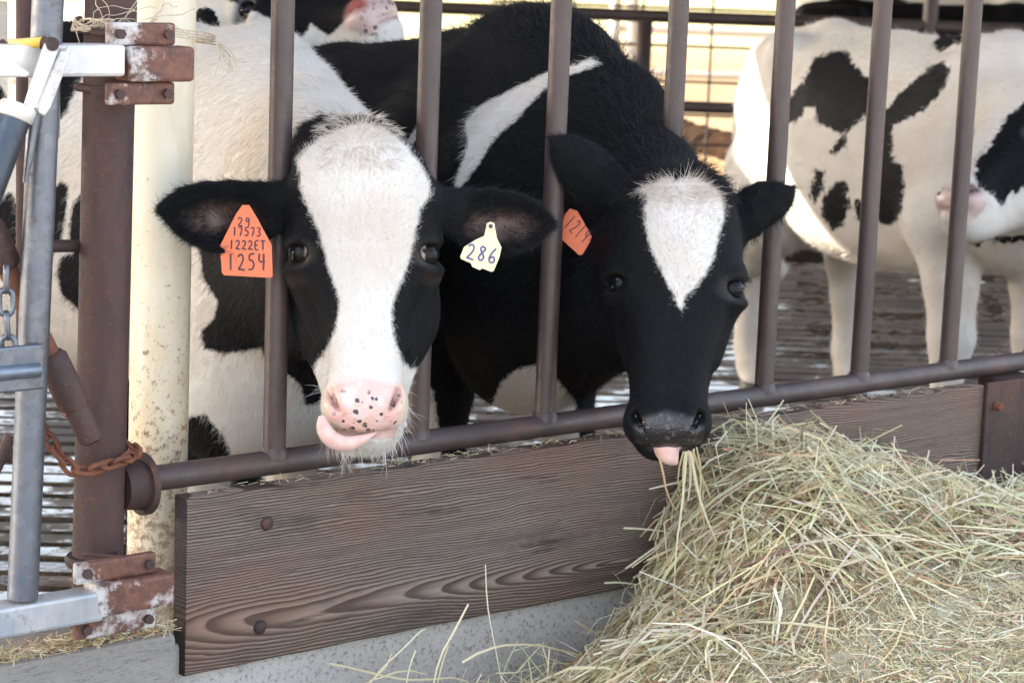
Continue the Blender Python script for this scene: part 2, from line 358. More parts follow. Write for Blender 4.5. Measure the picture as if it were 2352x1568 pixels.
# ================================================================== setting
def plane(name, x0, y0, x1, y1, z, mat, kind='structure', step=None):
    m = MB(); m.add([(x0, y0, z), (x1, y0, z), (x1, y1, z), (x0, y1, z)], [(0, 1, 2, 3)])
    return tag(m.build(name, mat, fix=False), kind=kind)
plane('dirt_yard', -500, -500, 600, 700, -.14, M['dirt'])
plane('feed_alley', -12, -30, 16, -.12, .13, M['alley'])

# slatted floor of the pen: real slats over a slurry channel
flo = empty('barn_floor', (6, 4, 0), kind='structure')
m = MB(); m.add([(-3, .05, -.10), (13, .05, -.10), (13, 9.5, -.10), (-3, 9.5, -.10)], [(0, 1, 2, 3)]); m.build('slurry_channel', M['slurry'], flo, fix=False)
sdir = np.array([.800, -.600, 0]); snor = np.array([.600, .800, 0])
slat_me = None
for i in range(62):
    c = np.array([0, 0, 0]) + snor * (1.15 + i * .135)
    t0, t1 = -9.0, 12.0                              # clip to the pen: 0.06 < y < 9.4, -2.5 < x < 12.5
    for lo, hi, a in ((.06, 9.4, 1), (-2.5, 12.5, 0)):
        e = sorted([(lo - c[a]) / sdir[a], (hi - c[a]) / sdir[a]]); t0 = max(t0, e[0]); t1 = min(t1, e[1])
    if t1 - t0 < .3: continue
    if slat_me is None:
        mm = MB(); w = .052
        prof = [(-w, -.09), (-w, -.008), (-w + .008, 0), (w - .008, 0), (w, -.008), (w, -.09)]
        segs = 5
        vs = [(x / (segs - 1) - .5, q[0], q[1]) for x in range(segs) for q in prof]
        fs = [(x * 6 + j, x * 6 + (j + 1) % 6, (x + 1) * 6 + (j + 1) % 6, (x + 1) * 6 + j) for x in range(segs - 1) for j in range(6)]
        mm.add(vs, fs); mm.add(vs[:6], [(0, 1, 2, 3, 4, 5)]); mm.add(vs[-6:], [(5, 4, 3, 2, 1, 0)])
        o = mm.build('slat', M['slat'], flo); slat_me = o.data
    else:
        o = bpy.data.objects.new('slat', slat_me); link(o, flo)
    mid = c + sdir * (t0 + t1) / 2
    o.matrix_parent_inverse = Matrix.Identity(4)
    o.location = Vector(mid) - flo.location + Vector((0, 0, random.uniform(-.004, .004)))
    o.rotation_euler = (random.uniform(-.02, .02), 0, math.atan2(sdir[1], sdir[0])); o.scale = (t1 - t0, 1, 1)

# kerbs
m = MB(); m.box((1.932, -.052, -.1), (9, .07, .405)); tag(m.build('concrete_kerb', M['conc'], bevel=.008), kind='structure')
m = MB(); m.box((-2, -.095, -.1), (1.928, .07, .442)); tag(m.build('kerb_block', M['conc_form'], bevel=.012), kind='structure')

# ------------------------------------------------------------------ pipe fence
BX = [2.179, 2.4995, 2.810, 3.117, 3.421, 3.721, 4.023, 4.335]
fen = empty('pipe_fence', (3.1, 0, .0), 'brown steel pipe fence with upright bars, in front of the two feeding cows', 'fence')
MB().tube([(1.925, 0, .6906), (2.6, 0, .6906), (3.4, 0, .6906), (8.0, 0, .6906)], .0225, 20).build('bottom_rail', M['rail'], fen)
MB().tube([(1.6, 0, 1.95), (8.0, 0, 1.95)], .0225, 16).build('top_rail', M['rail'], fen)
bar_me = None
for x in BX + [4.64 + .305 * j for j in range(11)]:
    if bar_me is None:
        mm = MB().tube([(0, 0, .705), (0, 0, 1.0), (0, 0, 1.4), (0, 0, 1.94)], .0205, 20)
        a = [(0, 0, .706 + .0012 * i) for i in range(2)]
        mm.tube([(0, 0, .700), (0, 0, .7115), (0, 0, .7185)], [.026, .0245, .0206], 20, cap=False)     # weld collar
        b = mm.build('bar', M['bar'], fen); bar_me = b.data
    else: b = bpy.data.objects.new('bar', bar_me); link(b, fen)
    b.matrix_parent_inverse = Matrix.Identity(4)
    b.location = Vector((x, 0, 0)) - fen.location
    b.rotation_euler[2] = random.uniform(0, 6.28)
MB().tube([(1.868, 0, .684), (1.905, 0, .684)], [.040, .044], 24).build('end_stub', M['rust'], fen)
MB().tube([(1.905, 0, .684), (1.917, 0, .684)], .054, 28).build('end_flange', M['rust_dark'], fen, bevel=.002)

# ------------------------------------------------------------------ plank
pl = empty('plank_board', (1.955, -.07, .35), 'long weathered brown board bolted on below the pipe rail', 'board')
m = MB(); nx = 60
vs = []; fs = []
prof = [(-.030, .352), (-.066, .351), (-.070, .356), (-.070, .45), (-.070, .56), (-.070, .660), (-.066, .665), (-.030, .666)]
for i in range(nx + 1):
    x = 1.957 + (4.075 - 1.957) * i / nx
    for j, (y, z) in enumerate(prof):
        wob = .0007 * math.sin(i * 1.3 + j) * (i not in (0, nx)) + .002 * math.sin(i * .11)
        vs.append((x, y, z + (wob if j in (0, 1, 2) else .4 * wob)))
n = len(prof)
for i in range(nx):
    for j in range(n): fs.append((i * n + j, i * n + (j + 1) % n, (i + 1) * n + (j + 1) % n, (i + 1) * n + j))
fs.append(tuple(range(n))); fs.append(tuple(range(nx * n, nx * n + n))[::-1])
m.add(vs, fs); m.build('board', M['board'], pl, bevel=.002)
for (px, py) in ((614, 1202), (598, 1440)):
    c = ony(px, py, -.072)
    mm = MB(); mm.sphere(c, .0115, 20, 12, (1, .55, 1)); mm.tube([c + (0, .001, 0), c + (0, .004, 0)], .0135, 20); mm.build('bolt', M['rust_dark'], pl)

# right-hand steel post with angle plate
rp = empty('steel_post', (4.2, 0, .1), 'dark rusty steel post with bolted plate at the end of the board', 'post')
MB().box((4.170, -.06, .0), (4.30, .03, .665)).build('post', M['rust'], rp, bevel=.006)
MB().box((4.070, -.083, .0), (4.185, -.074, .672)).build('angle_plate', M['rust_dark'], rp, bevel=.002)
c = ony(2288, 932, -.086); MB().tube([c, c + (0, -.016, 0)], .010, 6).sphere(c + (0, -.012, 0), .006).build('bolt', M['rust_red'], rp)

# ------------------------------------------------------------------ posts at the left
po = empty('rusty_post', (1.83, 0, 0), 'thick rusty steel pipe post holding the gate clamps', 'post')
MB().tube([(1.812, .0, -.05), (1.825, 0, .5), (1.836, 0, 1.0), (1.846, 0, 1.6), (1.85, 0, 1.95)], .0425, 32).build('pipe', M['rust'], po)
zc = ony(222, 1300, -.04)[2]
MB().tube([(1.820, 0, zc - .008), (1.820, 0, zc + .002), (1.820, 0, zc + .008)], [.047, .050, .046], 32).build('weld_ring', M['rust_dark'], po)
cp = MB().tube([tuple(ony(352, 1540, .2)), tuple(ony(360, 1240, .2)), tuple(ony(375, 300, .2)), tuple(ony(385, -220, .2))], .0535, 36).build('cream_post', M['cream'])
tag(cp, 'cream plastic pipe post with brown stains beside the rusty post', 'post')

# ------------------------------------------------------------------ headlock gate
GY = -.115
g = empty('stanchion_gate', (1.6, GY, .5), 'galvanised metal stanchion gate clamped to the rusty post, cropped by the left edge', 'gate')
def sqtube(name, p0, p1, h, mat, parent, d=None, bevel=.006):
    p0 = np.asarray(p0, float); p1 = np.asarray(p1, float); d = d or h
    e = (p1 - p0) / np.linalg.norm(p1 - p0); yv = np.array([0, 1.0, 0]); yv -= e * (yv @ e); yv /= np.linalg.norm(yv); n = np.cross(e, yv)
    q = [p0 + yv * a * d / 2 + n * b * h / 2 for a, b in ((-1, -1), (1, -1), (1, 1), (-1, 1))]
    return MB().prism(q, p1 - p0).build(name, mat, parent, bevel=bevel)
def fitting(cx0, cx1, cyL, cyR, tz):
    """end sleeve, two clamp plates, four bolts and two U-rods round the post"""
    a = ony(cx0, cyL, GY - .003); b = ony(cx1, cyR, GY - .003); z = (a[2] + b[2]) / 2
    sqtube('end_sleeve', (a[0], GY, z), (b[0], GY, z), .056, M['rust_worn'], g, .054, .007)
    for sgn in (1, -1):
        zz = z + sgn * .047
        x0, x1 = a[0] - .030, b[0] - .028
        mm = MB().box((x0, GY - .012, zz - .018), (x1, GY + .004, zz + .018)); mm.build('clamp_plate', M['rust_worn'], g, bevel=.005)
        for bx in (x0 + .018, x1 - .017):
            MB().tube([(bx, GY - .010, zz), (bx, GY - .021, zz)], .0085, 6).build('nut', M['rust'], g, bevel=.002)
        u = [(x0 + .006, GY + .004, zz)]
        for t in np.linspace(-.15, 1.15, 14):
            th = -math.pi / 2 - t * math.pi
            u.append((1.842 + .052 * math.cos(th), .0 + .052 * math.sin(th), zz))
        MB().tube([(1.842, GY + .02, zz)] + [(1.842 - .052, -.04, zz)] + u[3:], .006, 10).build('clamp_rod', M['rust'], g)
aT = ony(-120, 140, GY - .025); bT = ony(290, 145, GY - .025)
zt = (ony(0, 135, GY - .025)[2] + ony(279, 145, GY - .025)[2]) / 2
sqtube('top_tube', (1.0, GY, zt), (bT[0], GY, zt), .050, M['galv_white'], g, .050)
fitting(282, 432, 146, 147, 0)
zb = ony(120, 1413, GY - .025)[2]; xb = ony(240, 1380, GY - .025)[0]
sqtube('bottom_tube', (1.0, GY, zb), (xb, GY, zb), .050, M['galv_worn'], g, .050)
fitting(207, 387, 1375, 1345, 0)
# upright pipe
a = ony(112, -40, GY + .0); b = ony(52, 1372, GY + .0)
MB().tube([a, (a + b) / 2, b], .0245, 28).build('upright_pipe', M['galv'], g)
# square post behind, two faces
p0 = ony(78, -30, .10); p1 = ony(74, 330, .10)
MB().box((p0[0] - .034, .07, 1.27), (p0[0] + .034, .13, 1.62)).build('square_post', M['galv_white'], g, bevel=.004)
q0 = ony(52, -30, .06); MB().tube([(q0[0], .055, .45), (q0[0], .055, 1.62)], .013, 12).build('back_rod', M['rust'], g)
# lever: two parallel plates, pivot, pin, cuff and grey sleeve
def plate(px, y, th, mat, name='lever_plate'):
    pts = [ony(x, yy, y) for x, yy in px]
    return MB().prism(pts, (0, th, 0)).build(name, mat, g, bevel=.003)
plate([(98, 118), (108, 95), (124, 92), (136, 104), (134, 122), (84, 250), (70, 256), (58, 240)], GY - .052, .008, M['galv_white'])
plate([(150, 118), (158, 104), (166, 112), (163, 130), (118, 248), (104, 268), (90, 262), (86, 246), (140, 116)], GY - .040, .008, M['galv_white'])
c = ony(122, 102, GY - .055); MB().tube([c, c + (0, .05, 0)], .0105, 20).build('pivot_pin', M['rust'], g, bevel=.002)
a = ony(18, 104, GY - .005); b = ony(112, 96, GY - .03); MB().tube([a, b], [.0085, .0085], 14).build('lever_pin', M['yellow'], g)
a = ony(8, 106, GY); MB().tube([a - (.012, 0, .008), a + (.004, 0, 0)], .012, 12).build('pin_end', M['rust'], g)
plate([(-60, 98), (-20, 108), (60, 160), (72, 168), (66, 178), (-60, 178)], GY - .040, .010, M['galv_white'], 'gusset')
a = ony(36, 262, GY - .045); b = ony(-60, 520, GY - .045)
d = (b - a) / np.linalg.norm(b - a)
MB().tube([a - d * .012, b], .0255, 26).build('grey_sleeve', M['pipe_grey'], g)
MB().tube([a - d * .016, a - d * .012, a + d * .006, a + d * .008], [.025, .0285, .0285, .026], 26).build('cuff', M['galv_white'], g)
a = ony(80, 262, GY - .03); b = ony(58, 420, GY - .03); MB().tube([a, b], [.011, .004], 12).build('lever_tang', M['galv'], g)
# channel iron half way up, horizontal rod, diagonal telescoping rod
z0 = ony(50, 845, GY - .03)[2]; x1 = ony(100, 840, GY - .03)[0]
MB().box((1.0, GY - .036, z0 - .036), (x1, GY - .026, z0 + .036)).build('channel_plate', M['galv'], g, bevel=.004)
MB().tube([(1.0, GY - .037, z0 - .004), (x1 - .012, GY - .037, z0 - .004), (x1 - .009, GY - .034, z0 - .004)], [.012, .012, .006], 14).build('channel_rib', M['galv_blue'], g)
MB().box((1.0, GY - .034, z0 + .010), (x1 + .001, GY - .024, z0 + .012)).build('rust_seam', M['rust'], g)
a = ony(90, 565, .03); b = ony(200, 565, .03); MB().tube([a, b], .0105, 14).build('cross_rod', M['rust'], g)
d0 = ony(-40, 500, GY + .055); d1 = ony(212, 1012, GY + .02)
L = lambda t: d0 + (d1 - d0) * t
MB().tube([L(-.3), L(.66)], .0165, 18).build('diagonal_rod', M['rust_red'], g)
MB().tube([L(.60), L(.62), L(.80), L(.835)], [.0195, .0255, .0265, .0235], 22).build('rod_sleeve', M['rust'], g)
mm = MB().tube([L(.83), L(.86), L(.99)], [.019, .0205, .0205], 22, cap=False).tube([L(.99), L(.998), L(.95)], [.0205, .017, .015], 22, cap=False); mm.build('rod_end', M['rust'], g)
MB().tube([L(.02), L(.05), L(.20), L(.22)], [.022, .027, .026, .02], 20).build('rod_sleeve', M['rust_dark'], g)
a = ony(-20, 1030, .02); b = ony(34, 1050, .02); MB().tube([a, b], [.014, .012], 14).build('back_rod', M['rust_dark'], g)
a = ony(-30, 1120, -.02); b = ony(24, 1000, -.02); MB().tube([a, b], .010, 12).build('back_rod', M['rust'], g)

def chain(name, pts, label, link_len, rad, mat):
    root = empty(name, pts[0], label, 'chain')
    P = [np.asarray(q, float) for q in pts]; seg = [np.linalg.norm(P[i + 1] - P[i]) for i in range(len(P) - 1)]; cum = np.concatenate([[0], np.cumsum(seg)])
    n = int(cum[-1] / (link_len * .74)); me = None
    for i in range(n + 1):
        s = cum[-1] * i / max(n, 1); j = min(np.searchsorted(cum, s, 'right') - 1, len(seg) - 1); t = (s - cum[j]) / seg[j]
        c = P[j] * (1 - t) + P[j + 1] * t; d = (P[j + 1] - P[j]) / seg[j]
        if me is None:
            w = link_len * .26; h = link_len / 2 - w
            loop = [(h + w * math.cos(a), w * math.sin(a), 0) for a in np.linspace(-math.pi / 2, math.pi / 2, 7)] + [(-h + w * math.cos(a), w * math.sin(a), 0) for a in np.linspace(math.pi / 2, 3 * math.pi / 2, 7)]
            o = MB().tube(loop, rad, 8, closed=True).build('chain_link', mat, root); me = o.data
        else: o = bpy.data.objects.new('chain_link', me); link(o, root)
        q = Vector(d).to_track_quat('X', 'Z') @ __import__('mathutils').Quaternion((1, 0, 0), (math.pi / 2 if i % 2 else 0) + .5 + random.uniform(-.15, .15))
        o.matrix_parent_inverse = Matrix.Identity(4); o.rotation_mode = 'QUATERNION'; o.rotation_quaternion = q; o.location = Vector(c) - root.location
    return root
zz = [ony(x, y, yy) for x, y, yy in ((100, 985, -.05), (128, 1035, -.055), (165, 1078, -.062), (205, 1082, -.066), (245, 1068, -.064), (285, 1058, -.056), (312, 1036, -.03))]
zz += [(1.885, .0, zz[-1][2] + .005), (1.86, .05, zz[-1][2]), (1.80, .055, zz[0][2]), (1.775, .0, zz[0][2] + .01)]
chain('chain', zz, 'rusty brown chain looped round the rusty post above its weld', .034, .0042, M['rust_red'])
chain('chain', [ony(14, 640, GY - .02), ony(14, 720, GY - .02), ony(20, 800, GY - .02)], 'short steel chain hanging on the gate beside the galvanised upright', .040, .0045, M['galv'])

# twine round the upper clamp rod
mm = MB(); zc = ony(220, 72, -.05)[2]
rng = random.Random(3)
for j in range(16):
    pts = []; ph0 = rng.uniform(0, 6)
    for t in np.linspace(0, 1, 14):
        th = -math.pi * .62 - t * math.pi * .75
        pts.append((1.842 + (.058 + .004 * math.sin(ph0 + t * 9)) * math.cos(th), (.058 + .003 * math.cos(ph0)) * math.sin(th), zc + .008 + .010 * math.sin(ph0 + t * 5) + rng.uniform(-.002, .002)))
    mm.tube(pts, .0014, 5)
for j in range(16):
    c0 = np.array([rng.choice([1.786, 1.80, 1.83, 1.86, 1.88]), -.058, zc + .01]); v = np.array([rng.uniform(-.01, .01), rng.uniform(-.006, 0), rng.uniform(.004, .014)]); pts = [c0]
    for i in range(9):
        v = v + np.array([rng.uniform(-.008, .008), rng.uniform(-.004, .004), rng.uniform(-.008, .005)]); v *= .012 / max(np.linalg.norm(v), .006); pts.append(pts[-1] + v)
    mm.tube(pts, .0007, 4)
for j in range(4):
    mm.tube([(1.87, -.05, zc + .004 * j), (1.96, -.025 - .02, zc - .010 + .004 * j), (2.075, .09, zc - .022 + .005 * j), (2.150, .17, zc - .032 + .005 * j), (2.14, .24, zc - .03)], .0014, 5)
for j in range(8):
    c0 = np.array([2.15, .16, zc - .03]); pts = [c0]; v = np.array([.006, 0, -.006])
    for i in range(7):
        v = v + np.array([rng.uniform(-.006, .007), rng.uniform(-.004, .004), rng.uniform(-.009, .004)]); v *= .009 / max(np.linalg.norm(v), .004); pts.append(pts[-1] + v)
    mm.tube(pts, .0006, 4)
tag(mm.build('baling_twine', M['twine'], fix=False), 'frayed pale baling twine tied round the rusty post and cream post', 'twine')
# ================================================================== animals: smooth-blended distance fields meshed to one continuous body
class Fr:
    """local frame: local = ((P - o) @ M) / s + c"""
    def __init__(self, o, M3, s=1.0, c=(0, 0, 0)):
        self.o = np.asarray(o, float); self.M = np.asarray(M3, float); self.s = s; self.c = np.asarray(c, float)
    def L(self, P): return ((P - self.o) @ self.M) / self.s + self.c
    def Wd(self, Q): return ((np.asarray(Q, float) - self.c) * self.s) @ self.M.T + self.o
    def Wv(self, v): return np.asarray(v, float) @ self.M.T

class Sdf:
    def __init__(self): self.pr = []
    def _add(self, fr, fn, lo, hi, k, op, grp):
        lo = np.asarray(lo, float); hi = np.asarray(hi, float)
        cs = np.array([[(lo, hi)[a][0], (lo, hi)[b][1], (lo, hi)[c][2]] for a in (0, 1) for b in (0, 1) for c in (0, 1)])
        w = fr.Wd(cs)
        self.pr.append((lambda P, fr=fr, fn=fn: fn(fr.L(P)) * fr.s, w.min(0), w.max(0), k, op, grp))
    def rc(self, fr, a, b, ra, rb, k=.04, op='u', grp='b'):
        a = np.asarray(a, float); b = np.asarray(b, float); ab = b - a; l2 = ab @ ab + 1e-12
        def fn(p):
            t = np.clip(((p - a) @ ab) / l2, 0, 1)
            return np.linalg.norm(p - a - t[..., None] * ab, axis=-1) - (ra + (rb - ra) * t)
        self._add(fr, fn, np.minimum(a - ra, b - rb), np.maximum(a + ra, b + rb), k, op, grp)
    def chain(self, fr, pts, rs, k=.03, op='u', grp='b'):
        for i in range(len(pts) - 1): self.rc(fr, pts[i], pts[i + 1], rs[i], rs[i + 1], k, op, grp)
    def el(self, fr, c, r, k=.04, op='u', grp='b', rot=None):
        c = np.asarray(c, float); r = np.asarray(r, float)
        Q = np.asarray(Matrix.Rotation(rot[0], 3, rot[1])) if rot else np.eye(3)
        def fn(p):
            q = (p - c) @ Q; k0 = np.linalg.norm(q / r, axis=-1); k1 = np.linalg.norm(q / (r * r), axis=-1) + 1e-9
            return k0 * (k0 - 1) / k1
        ext = np.abs(Q) @ r
        self._add(fr, fn, c - ext, c + ext, k, op, grp)
    def loft(self, fr, ax, rows, k=.04, op='u', grp='b', n=2.0):
        """rows: t, c1, a1, c2, a2 with (1, 2) the two other axes in order"""
        T = np.array(rows, float); o1, o2 = [i for i in range(3) if i != ax]
        # smooth the station table
        tt = np.linspace(T[0, 0], T[-1, 0], 64); tab = np.stack([np.interp(tt, T[:, 0], T[:, j]) for j in range(1, 5)], 1)
        for _ in range(6): tab[1:-1] = .25 * tab[:-2] + .5 * tab[1:-1] + .25 * tab[2:]
        def fn(p):
            t = p[..., ax]; tc = np.clip(t, tt[0], tt[-1])
            c1, a1, c2, a2 = [np.interp(tc, tt, tab[:, j]) for j in range(4)]
            u = np.abs(p[..., o1] - c1) / a1; v = np.abs(p[..., o2] - c2) / a2
            q = np.sqrt(u * u + v * v) if n == 2 else (u ** n + v ** n + 1e-12) ** (1 / n)
            d = (q - 1) * np.minimum(a1, a2); e = np.abs(t - tc)
            return np.where(e > 0, np.sqrt(np.maximum(d, 0) ** 2 + e * e), d)
        lo = np.zeros(3); hi = np.zeros(3)
        lo[ax], hi[ax] = tt[0], tt[-1]
        lo[o1], hi[o1] = (T[:, 1] - T[:, 2]).min(), (T[:, 1] + T[:, 2]).max()
        lo[o2], hi[o2] = (T[:, 3] - T[:, 4]).min(), (T[:, 3] + T[:, 4]).max()
        self._add(fr, fn, lo, hi, k, op, grp)
    def ear(self, fr, base, tip, w, th, facing, bend=0.0, cup=.5, k=.014, grp='ear', prof=None):
        base = np.asarray(base, float); tip = np.asarray(tip, float); Ln = np.linalg.norm(tip - base); e1 = (tip - base) / Ln
        f = np.asarray(facing, float); e3 = f - e1 * (f @ e1); e3 /= np.linalg.norm(e3); e2 = np.cross(e3, e1)
        pt, pw = zip(*(prof or ((0, .34), (.12, .46), (.3, .86), (.5, 1), (.7, .93), (.85, .70), (.95, .38), (1, .16))))
        def fn(p):
            q = p - base; t = (q @ e1) / Ln; tc = np.clip(t, 0, 1); ww = np.interp(tc, pt, pw) * w
            v = q @ e2 - bend * np.sin(np.pi * tc); z = q @ e3
            r = np.clip(np.abs(v) / ww, 0, 1.2); zm = cup * ww * (r * r - 1) * np.clip(tc * 3, .25, 1) * np.clip((1.15 - tc) * 3, 0, 1)
            dv = np.maximum(np.abs(v) - ww + th, 0); dz = (z - zm) * .85; de = (t - tc) * Ln
            return np.sqrt(dv * dv + dz * dz + de * de) - th
        ext = w * 1.25 + abs(bend) + th
        self._add(fr, fn, np.minimum(base, tip) - ext, np.maximum(base, tip) + ext, k, 'u', grp)
    def at(self, P, grp=None):
        P = np.asarray(P, float); d = np.full(len(P), 9.0)
        for fn, lo, hi, k, op, g in self.pr:
            if grp is not None and g not in grp or grp is not None and op == 's': continue
            m = ((P > lo - .15) & (P < hi + .15)).all(1)
            if m.any(): d[m] = np.minimum(d[m], fn(P[m]))
        return d
    def mesh(self, vox):
        lo = np.min([q[1] for q in self.pr if q[4] == 'u'], 0) - .06; hi = np.max([q[2] for q in self.pr if q[4] == 'u'], 0) + .06
        B = 8; bs = B * vox; nb = np.ceil((hi - lo) / bs).astype(int)
        g = np.stack(np.meshgrid(*[np.arange(n) for n in nb], indexing='ij'), -1).reshape(-1, 3)
        cen = lo + (g + .5) * bs; d = np.full(len(cen), 9.0)
        for fn, a, b, k, op, _ in self.pr:
            m = ((cen > a - bs * 1.5 - 1.8 * k - .05) & (cen < b + bs * 1.5 + 1.8 * k + .05)).all(1)
            if m.any(): d[m] = self.blend(d[m], fn(cen[m]), k, op)
        g = g[np.abs(d) < 1.9 * bs]
        o = np.stack(np.meshgrid(*[np.arange(B + 1)] * 3, indexing='ij'), -1).reshape(-1, 3)
        D = np.full((len(g), (B + 1) ** 3), 9.0, np.float64)
        blo = lo + g * bs; bhi = blo + bs
        for fn, a, b, k, op, _ in self.pr:
            mg = 1.8 * k + .05 + vox
            m = ((bhi > a - mg) & (blo < b + mg)).all(1)
            if not m.any(): continue
            idx = np.nonzero(m)[0]
            for s in range(0, len(idx), 2000):
                ii = idx[s:s + 2000]
                P = blo[ii][:, None, :] + o[None] * vox
                D[ii] = self.blend(D[ii], fn(P), k, op)
        D = D.reshape(-1, B + 1, B + 1, B + 1); S = D < 0
        cor = [(a, b, c) for a in (0, 1) for b in (0, 1) for c in (0, 1)]
        cnt = sum(S[:, a:a + B, b:b + B, c:c + B].astype(np.int8) for a, b, c in cor)
        n_, i_, j_, k_ = np.nonzero((cnt > 0) & (cnt < 8))
        val = np.stack([D[n_, i_ + a, j_ + b, k_ + c] for a, b, c in cor], 1)
        acc = np.zeros((len(n_), 3)); w = np.zeros(len(n_))
        for p in range(8):
            for q in range(p + 1, 8):
                if sum(abs(cor[p][t] - cor[q][t]) for t in range(3)) != 1: continue
                m = (val[:, p] < 0) != (val[:, q] < 0); t = val[m, p] / (val[m, p] - val[m, q])
                acc[m] += np.array(cor[p]) + t[:, None] * (np.array(cor[q]) - np.array(cor[p])); w[m] += 1
        G = g[n_] * B + np.stack([i_, j_, k_], 1); V = lo + (G + acc / w[:, None]) * vox
        NN = nb * B + 2; key = lambda c: ((c[..., 0] + 1) * (NN[1] + 2) + c[..., 1] + 1) * (NN[2] + 2) + c[..., 2] + 1
        kk = key(G); order = np.argsort(kk); kk = kk[order]; V = V[order]
        F = []
        for ax in range(3):
            a1, a2 = [(1, 2), (2, 0), (0, 1)][ax]
            s0 = S[:, :B, :B, :B]; sl = [slice(None), slice(0, B), slice(0, B), slice(0, B)]; sl[ax + 1] = slice(1, B + 1); s1 = S[tuple(sl)]
            n2, i2, j2, k2 = np.nonzero(s0 != s1); C = g[n2] * B + np.stack([i2, j2, k2], 1); flip = ~s0[n2, i2, j2, k2]
            qs = []
            for (u, v) in ((-1, -1), (0, -1), (0, 0), (-1, 0)):
                c2 = C.copy(); c2[:, a1] += u; c2[:, a2] += v; kq = key(c2); p = np.clip(np.searchsorted(kk, kq), 0, len(kk) - 1)
                qs.append(np.where(kk[p] == kq, p, -1))
            q = np.stack(qs, 1); ok = (q >= 0).all(1); q = q[ok]; fl = flip[ok]; q[fl] = q[fl][:, ::-1]; F.append(q)
        F = np.concatenate(F)
        # light relaxation
        e = np.concatenate([F[:, [0, 1]], F[:, [1, 2]], F[:, [2, 3]], F[:, [3, 0]]]); deg = np.bincount(e[:, 0], minlength=len(V)) + np.bincount(e[:, 1], minlength=len(V))
        for lam in (.5, -.3, .5):
            s = np.stack([np.bincount(e[:, 0], V[e[:, 1], c], len(V)) + np.bincount(e[:, 1], V[e[:, 0], c], len(V)) for c in range(3)], 1)
            V = V + lam * (s / np.maximum(deg, 1)[:, None] - V)
        return V, F
    @staticmethod
    def blend(a, b, k, op):
        if op == 's':
            b = -b; h = np.maximum(k - np.abs(a - b), 0) / k; return np.maximum(a, b) + h * h * k * .25
        h = np.maximum(k - np.abs(a - b), 0) / k; return np.minimum(a, b) - h * h * k * .25

def vnormals(V, F):
    n = np.cross(V[F[:, 2]] - V[F[:, 0]], V[F[:, 3]] - V[F[:, 1]]); out = np.zeros_like(V)
    for j in range(4):
        for c in range(3): out[:, c] += np.bincount(F[:, j], n[:, c], len(V))
    return out / (np.linalg.norm(out, axis=1)[:, None] + 1e-12)
def np_mesh(name, V, F, mat, parent, attrs, origin):
    me = bpy.data.meshes.new(name); me.vertices.add(len(V)); me.vertices.foreach_set('co', (V - origin).astype(np.float32).ravel())
    me.loops.add(F.size); me.loops.foreach_set('vertex_index', F.astype(np.int32).ravel())
    me.polygons.add(len(F)); me.polygons.foreach_set('loop_start', np.arange(len(F), dtype=np.int32) * F.shape[1])
    me.update(calc_edges=True); me.polygons.foreach_set('use_smooth', np.ones(len(F), bool)); me.validate()
    for an, a in attrs.items():
        if a.ndim == 1: me.attributes.new(an, 'FLOAT', 'POINT').data.foreach_set('value', a.astype(np.float32))
        else: me.attributes.new(an, 'FLOAT_COLOR', 'POINT').data.foreach_set('color', a.astype(np.float32).ravel())
    me.materials.append(mat); o = bpy.data.objects.new(name, me); o.location = origin; link(o, None)
    if parent is not None: o.parent = parent; o.location = Vector(origin) - parent.location
    return o

_lat = np.random.default_rng(5).random((32, 32, 32))
def vnoise(P, sc):
    q = P * sc; i = np.floor(q).astype(int); f = q - i; f = f * f * (3 - 2 * f); i &= 31; j = (i + 1) & 31; x, y, z = f.T
    g = lambda a, b, c: _lat[a, b, c]
    c00 = g(i[:, 0], i[:, 1], i[:, 2]) * (1 - x) + g(j[:, 0], i[:, 1], i[:, 2]) * x; c10 = g(i[:, 0], j[:, 1], i[:, 2]) * (1 - x) + g(j[:, 0], j[:, 1], i[:, 2]) * x
    c01 = g(i[:, 0], i[:, 1], j[:, 2]) * (1 - x) + g(j[:, 0], i[:, 1], j[:, 2]) * x; c11 = g(i[:, 0], j[:, 1], j[:, 2]) * (1 - x) + g(j[:, 0], j[:, 1], j[:, 2]) * x
    return (c00 * (1 - y) + c10 * y) * (1 - z) + (c01 * (1 - y) + c11 * y) * z
def polysd(p, poly):
    """signed distance to a closed outline, positive inside"""
    A = np.asarray(poly, float); Bq = np.roll(A, -1, 0); best = np.full(len(p), 1e18); ins = np.zeros(len(p), bool)
    for a, b in zip(A, Bq):
        e = b - a; w = p - a; t = np.clip((w @ e) / (e @ e + 1e-12), 0, 1); best = np.minimum(best, ((w - t[:, None] * e) ** 2).sum(1))
        c = (a[1] <= p[:, 1]) != (b[1] <= p[:, 1])
        ins ^= c & (p[:, 0] < a[0] + (p[:, 1] - a[1]) * e[0] / (e[1] if e[1] else 1e-12))
    return np.where(ins, 1, -1) * np.sqrt(best)
def view_map(P):
    """coat outlines were traced on the animals as they stand; this finds their place on the hide"""
    d = P - CAM; z = d @ fw
    return np.stack([PW / 2 + FPX * (d @ rt) / z, PH / 2 - FPX * (d @ up) / z], 1), z
def patches(P, polys):
    u, z = view_map(P); out = np.full(len(P), -.3)
    for q in polys: out = np.maximum(out, polysd(u, q) * z / FPX)
    return out

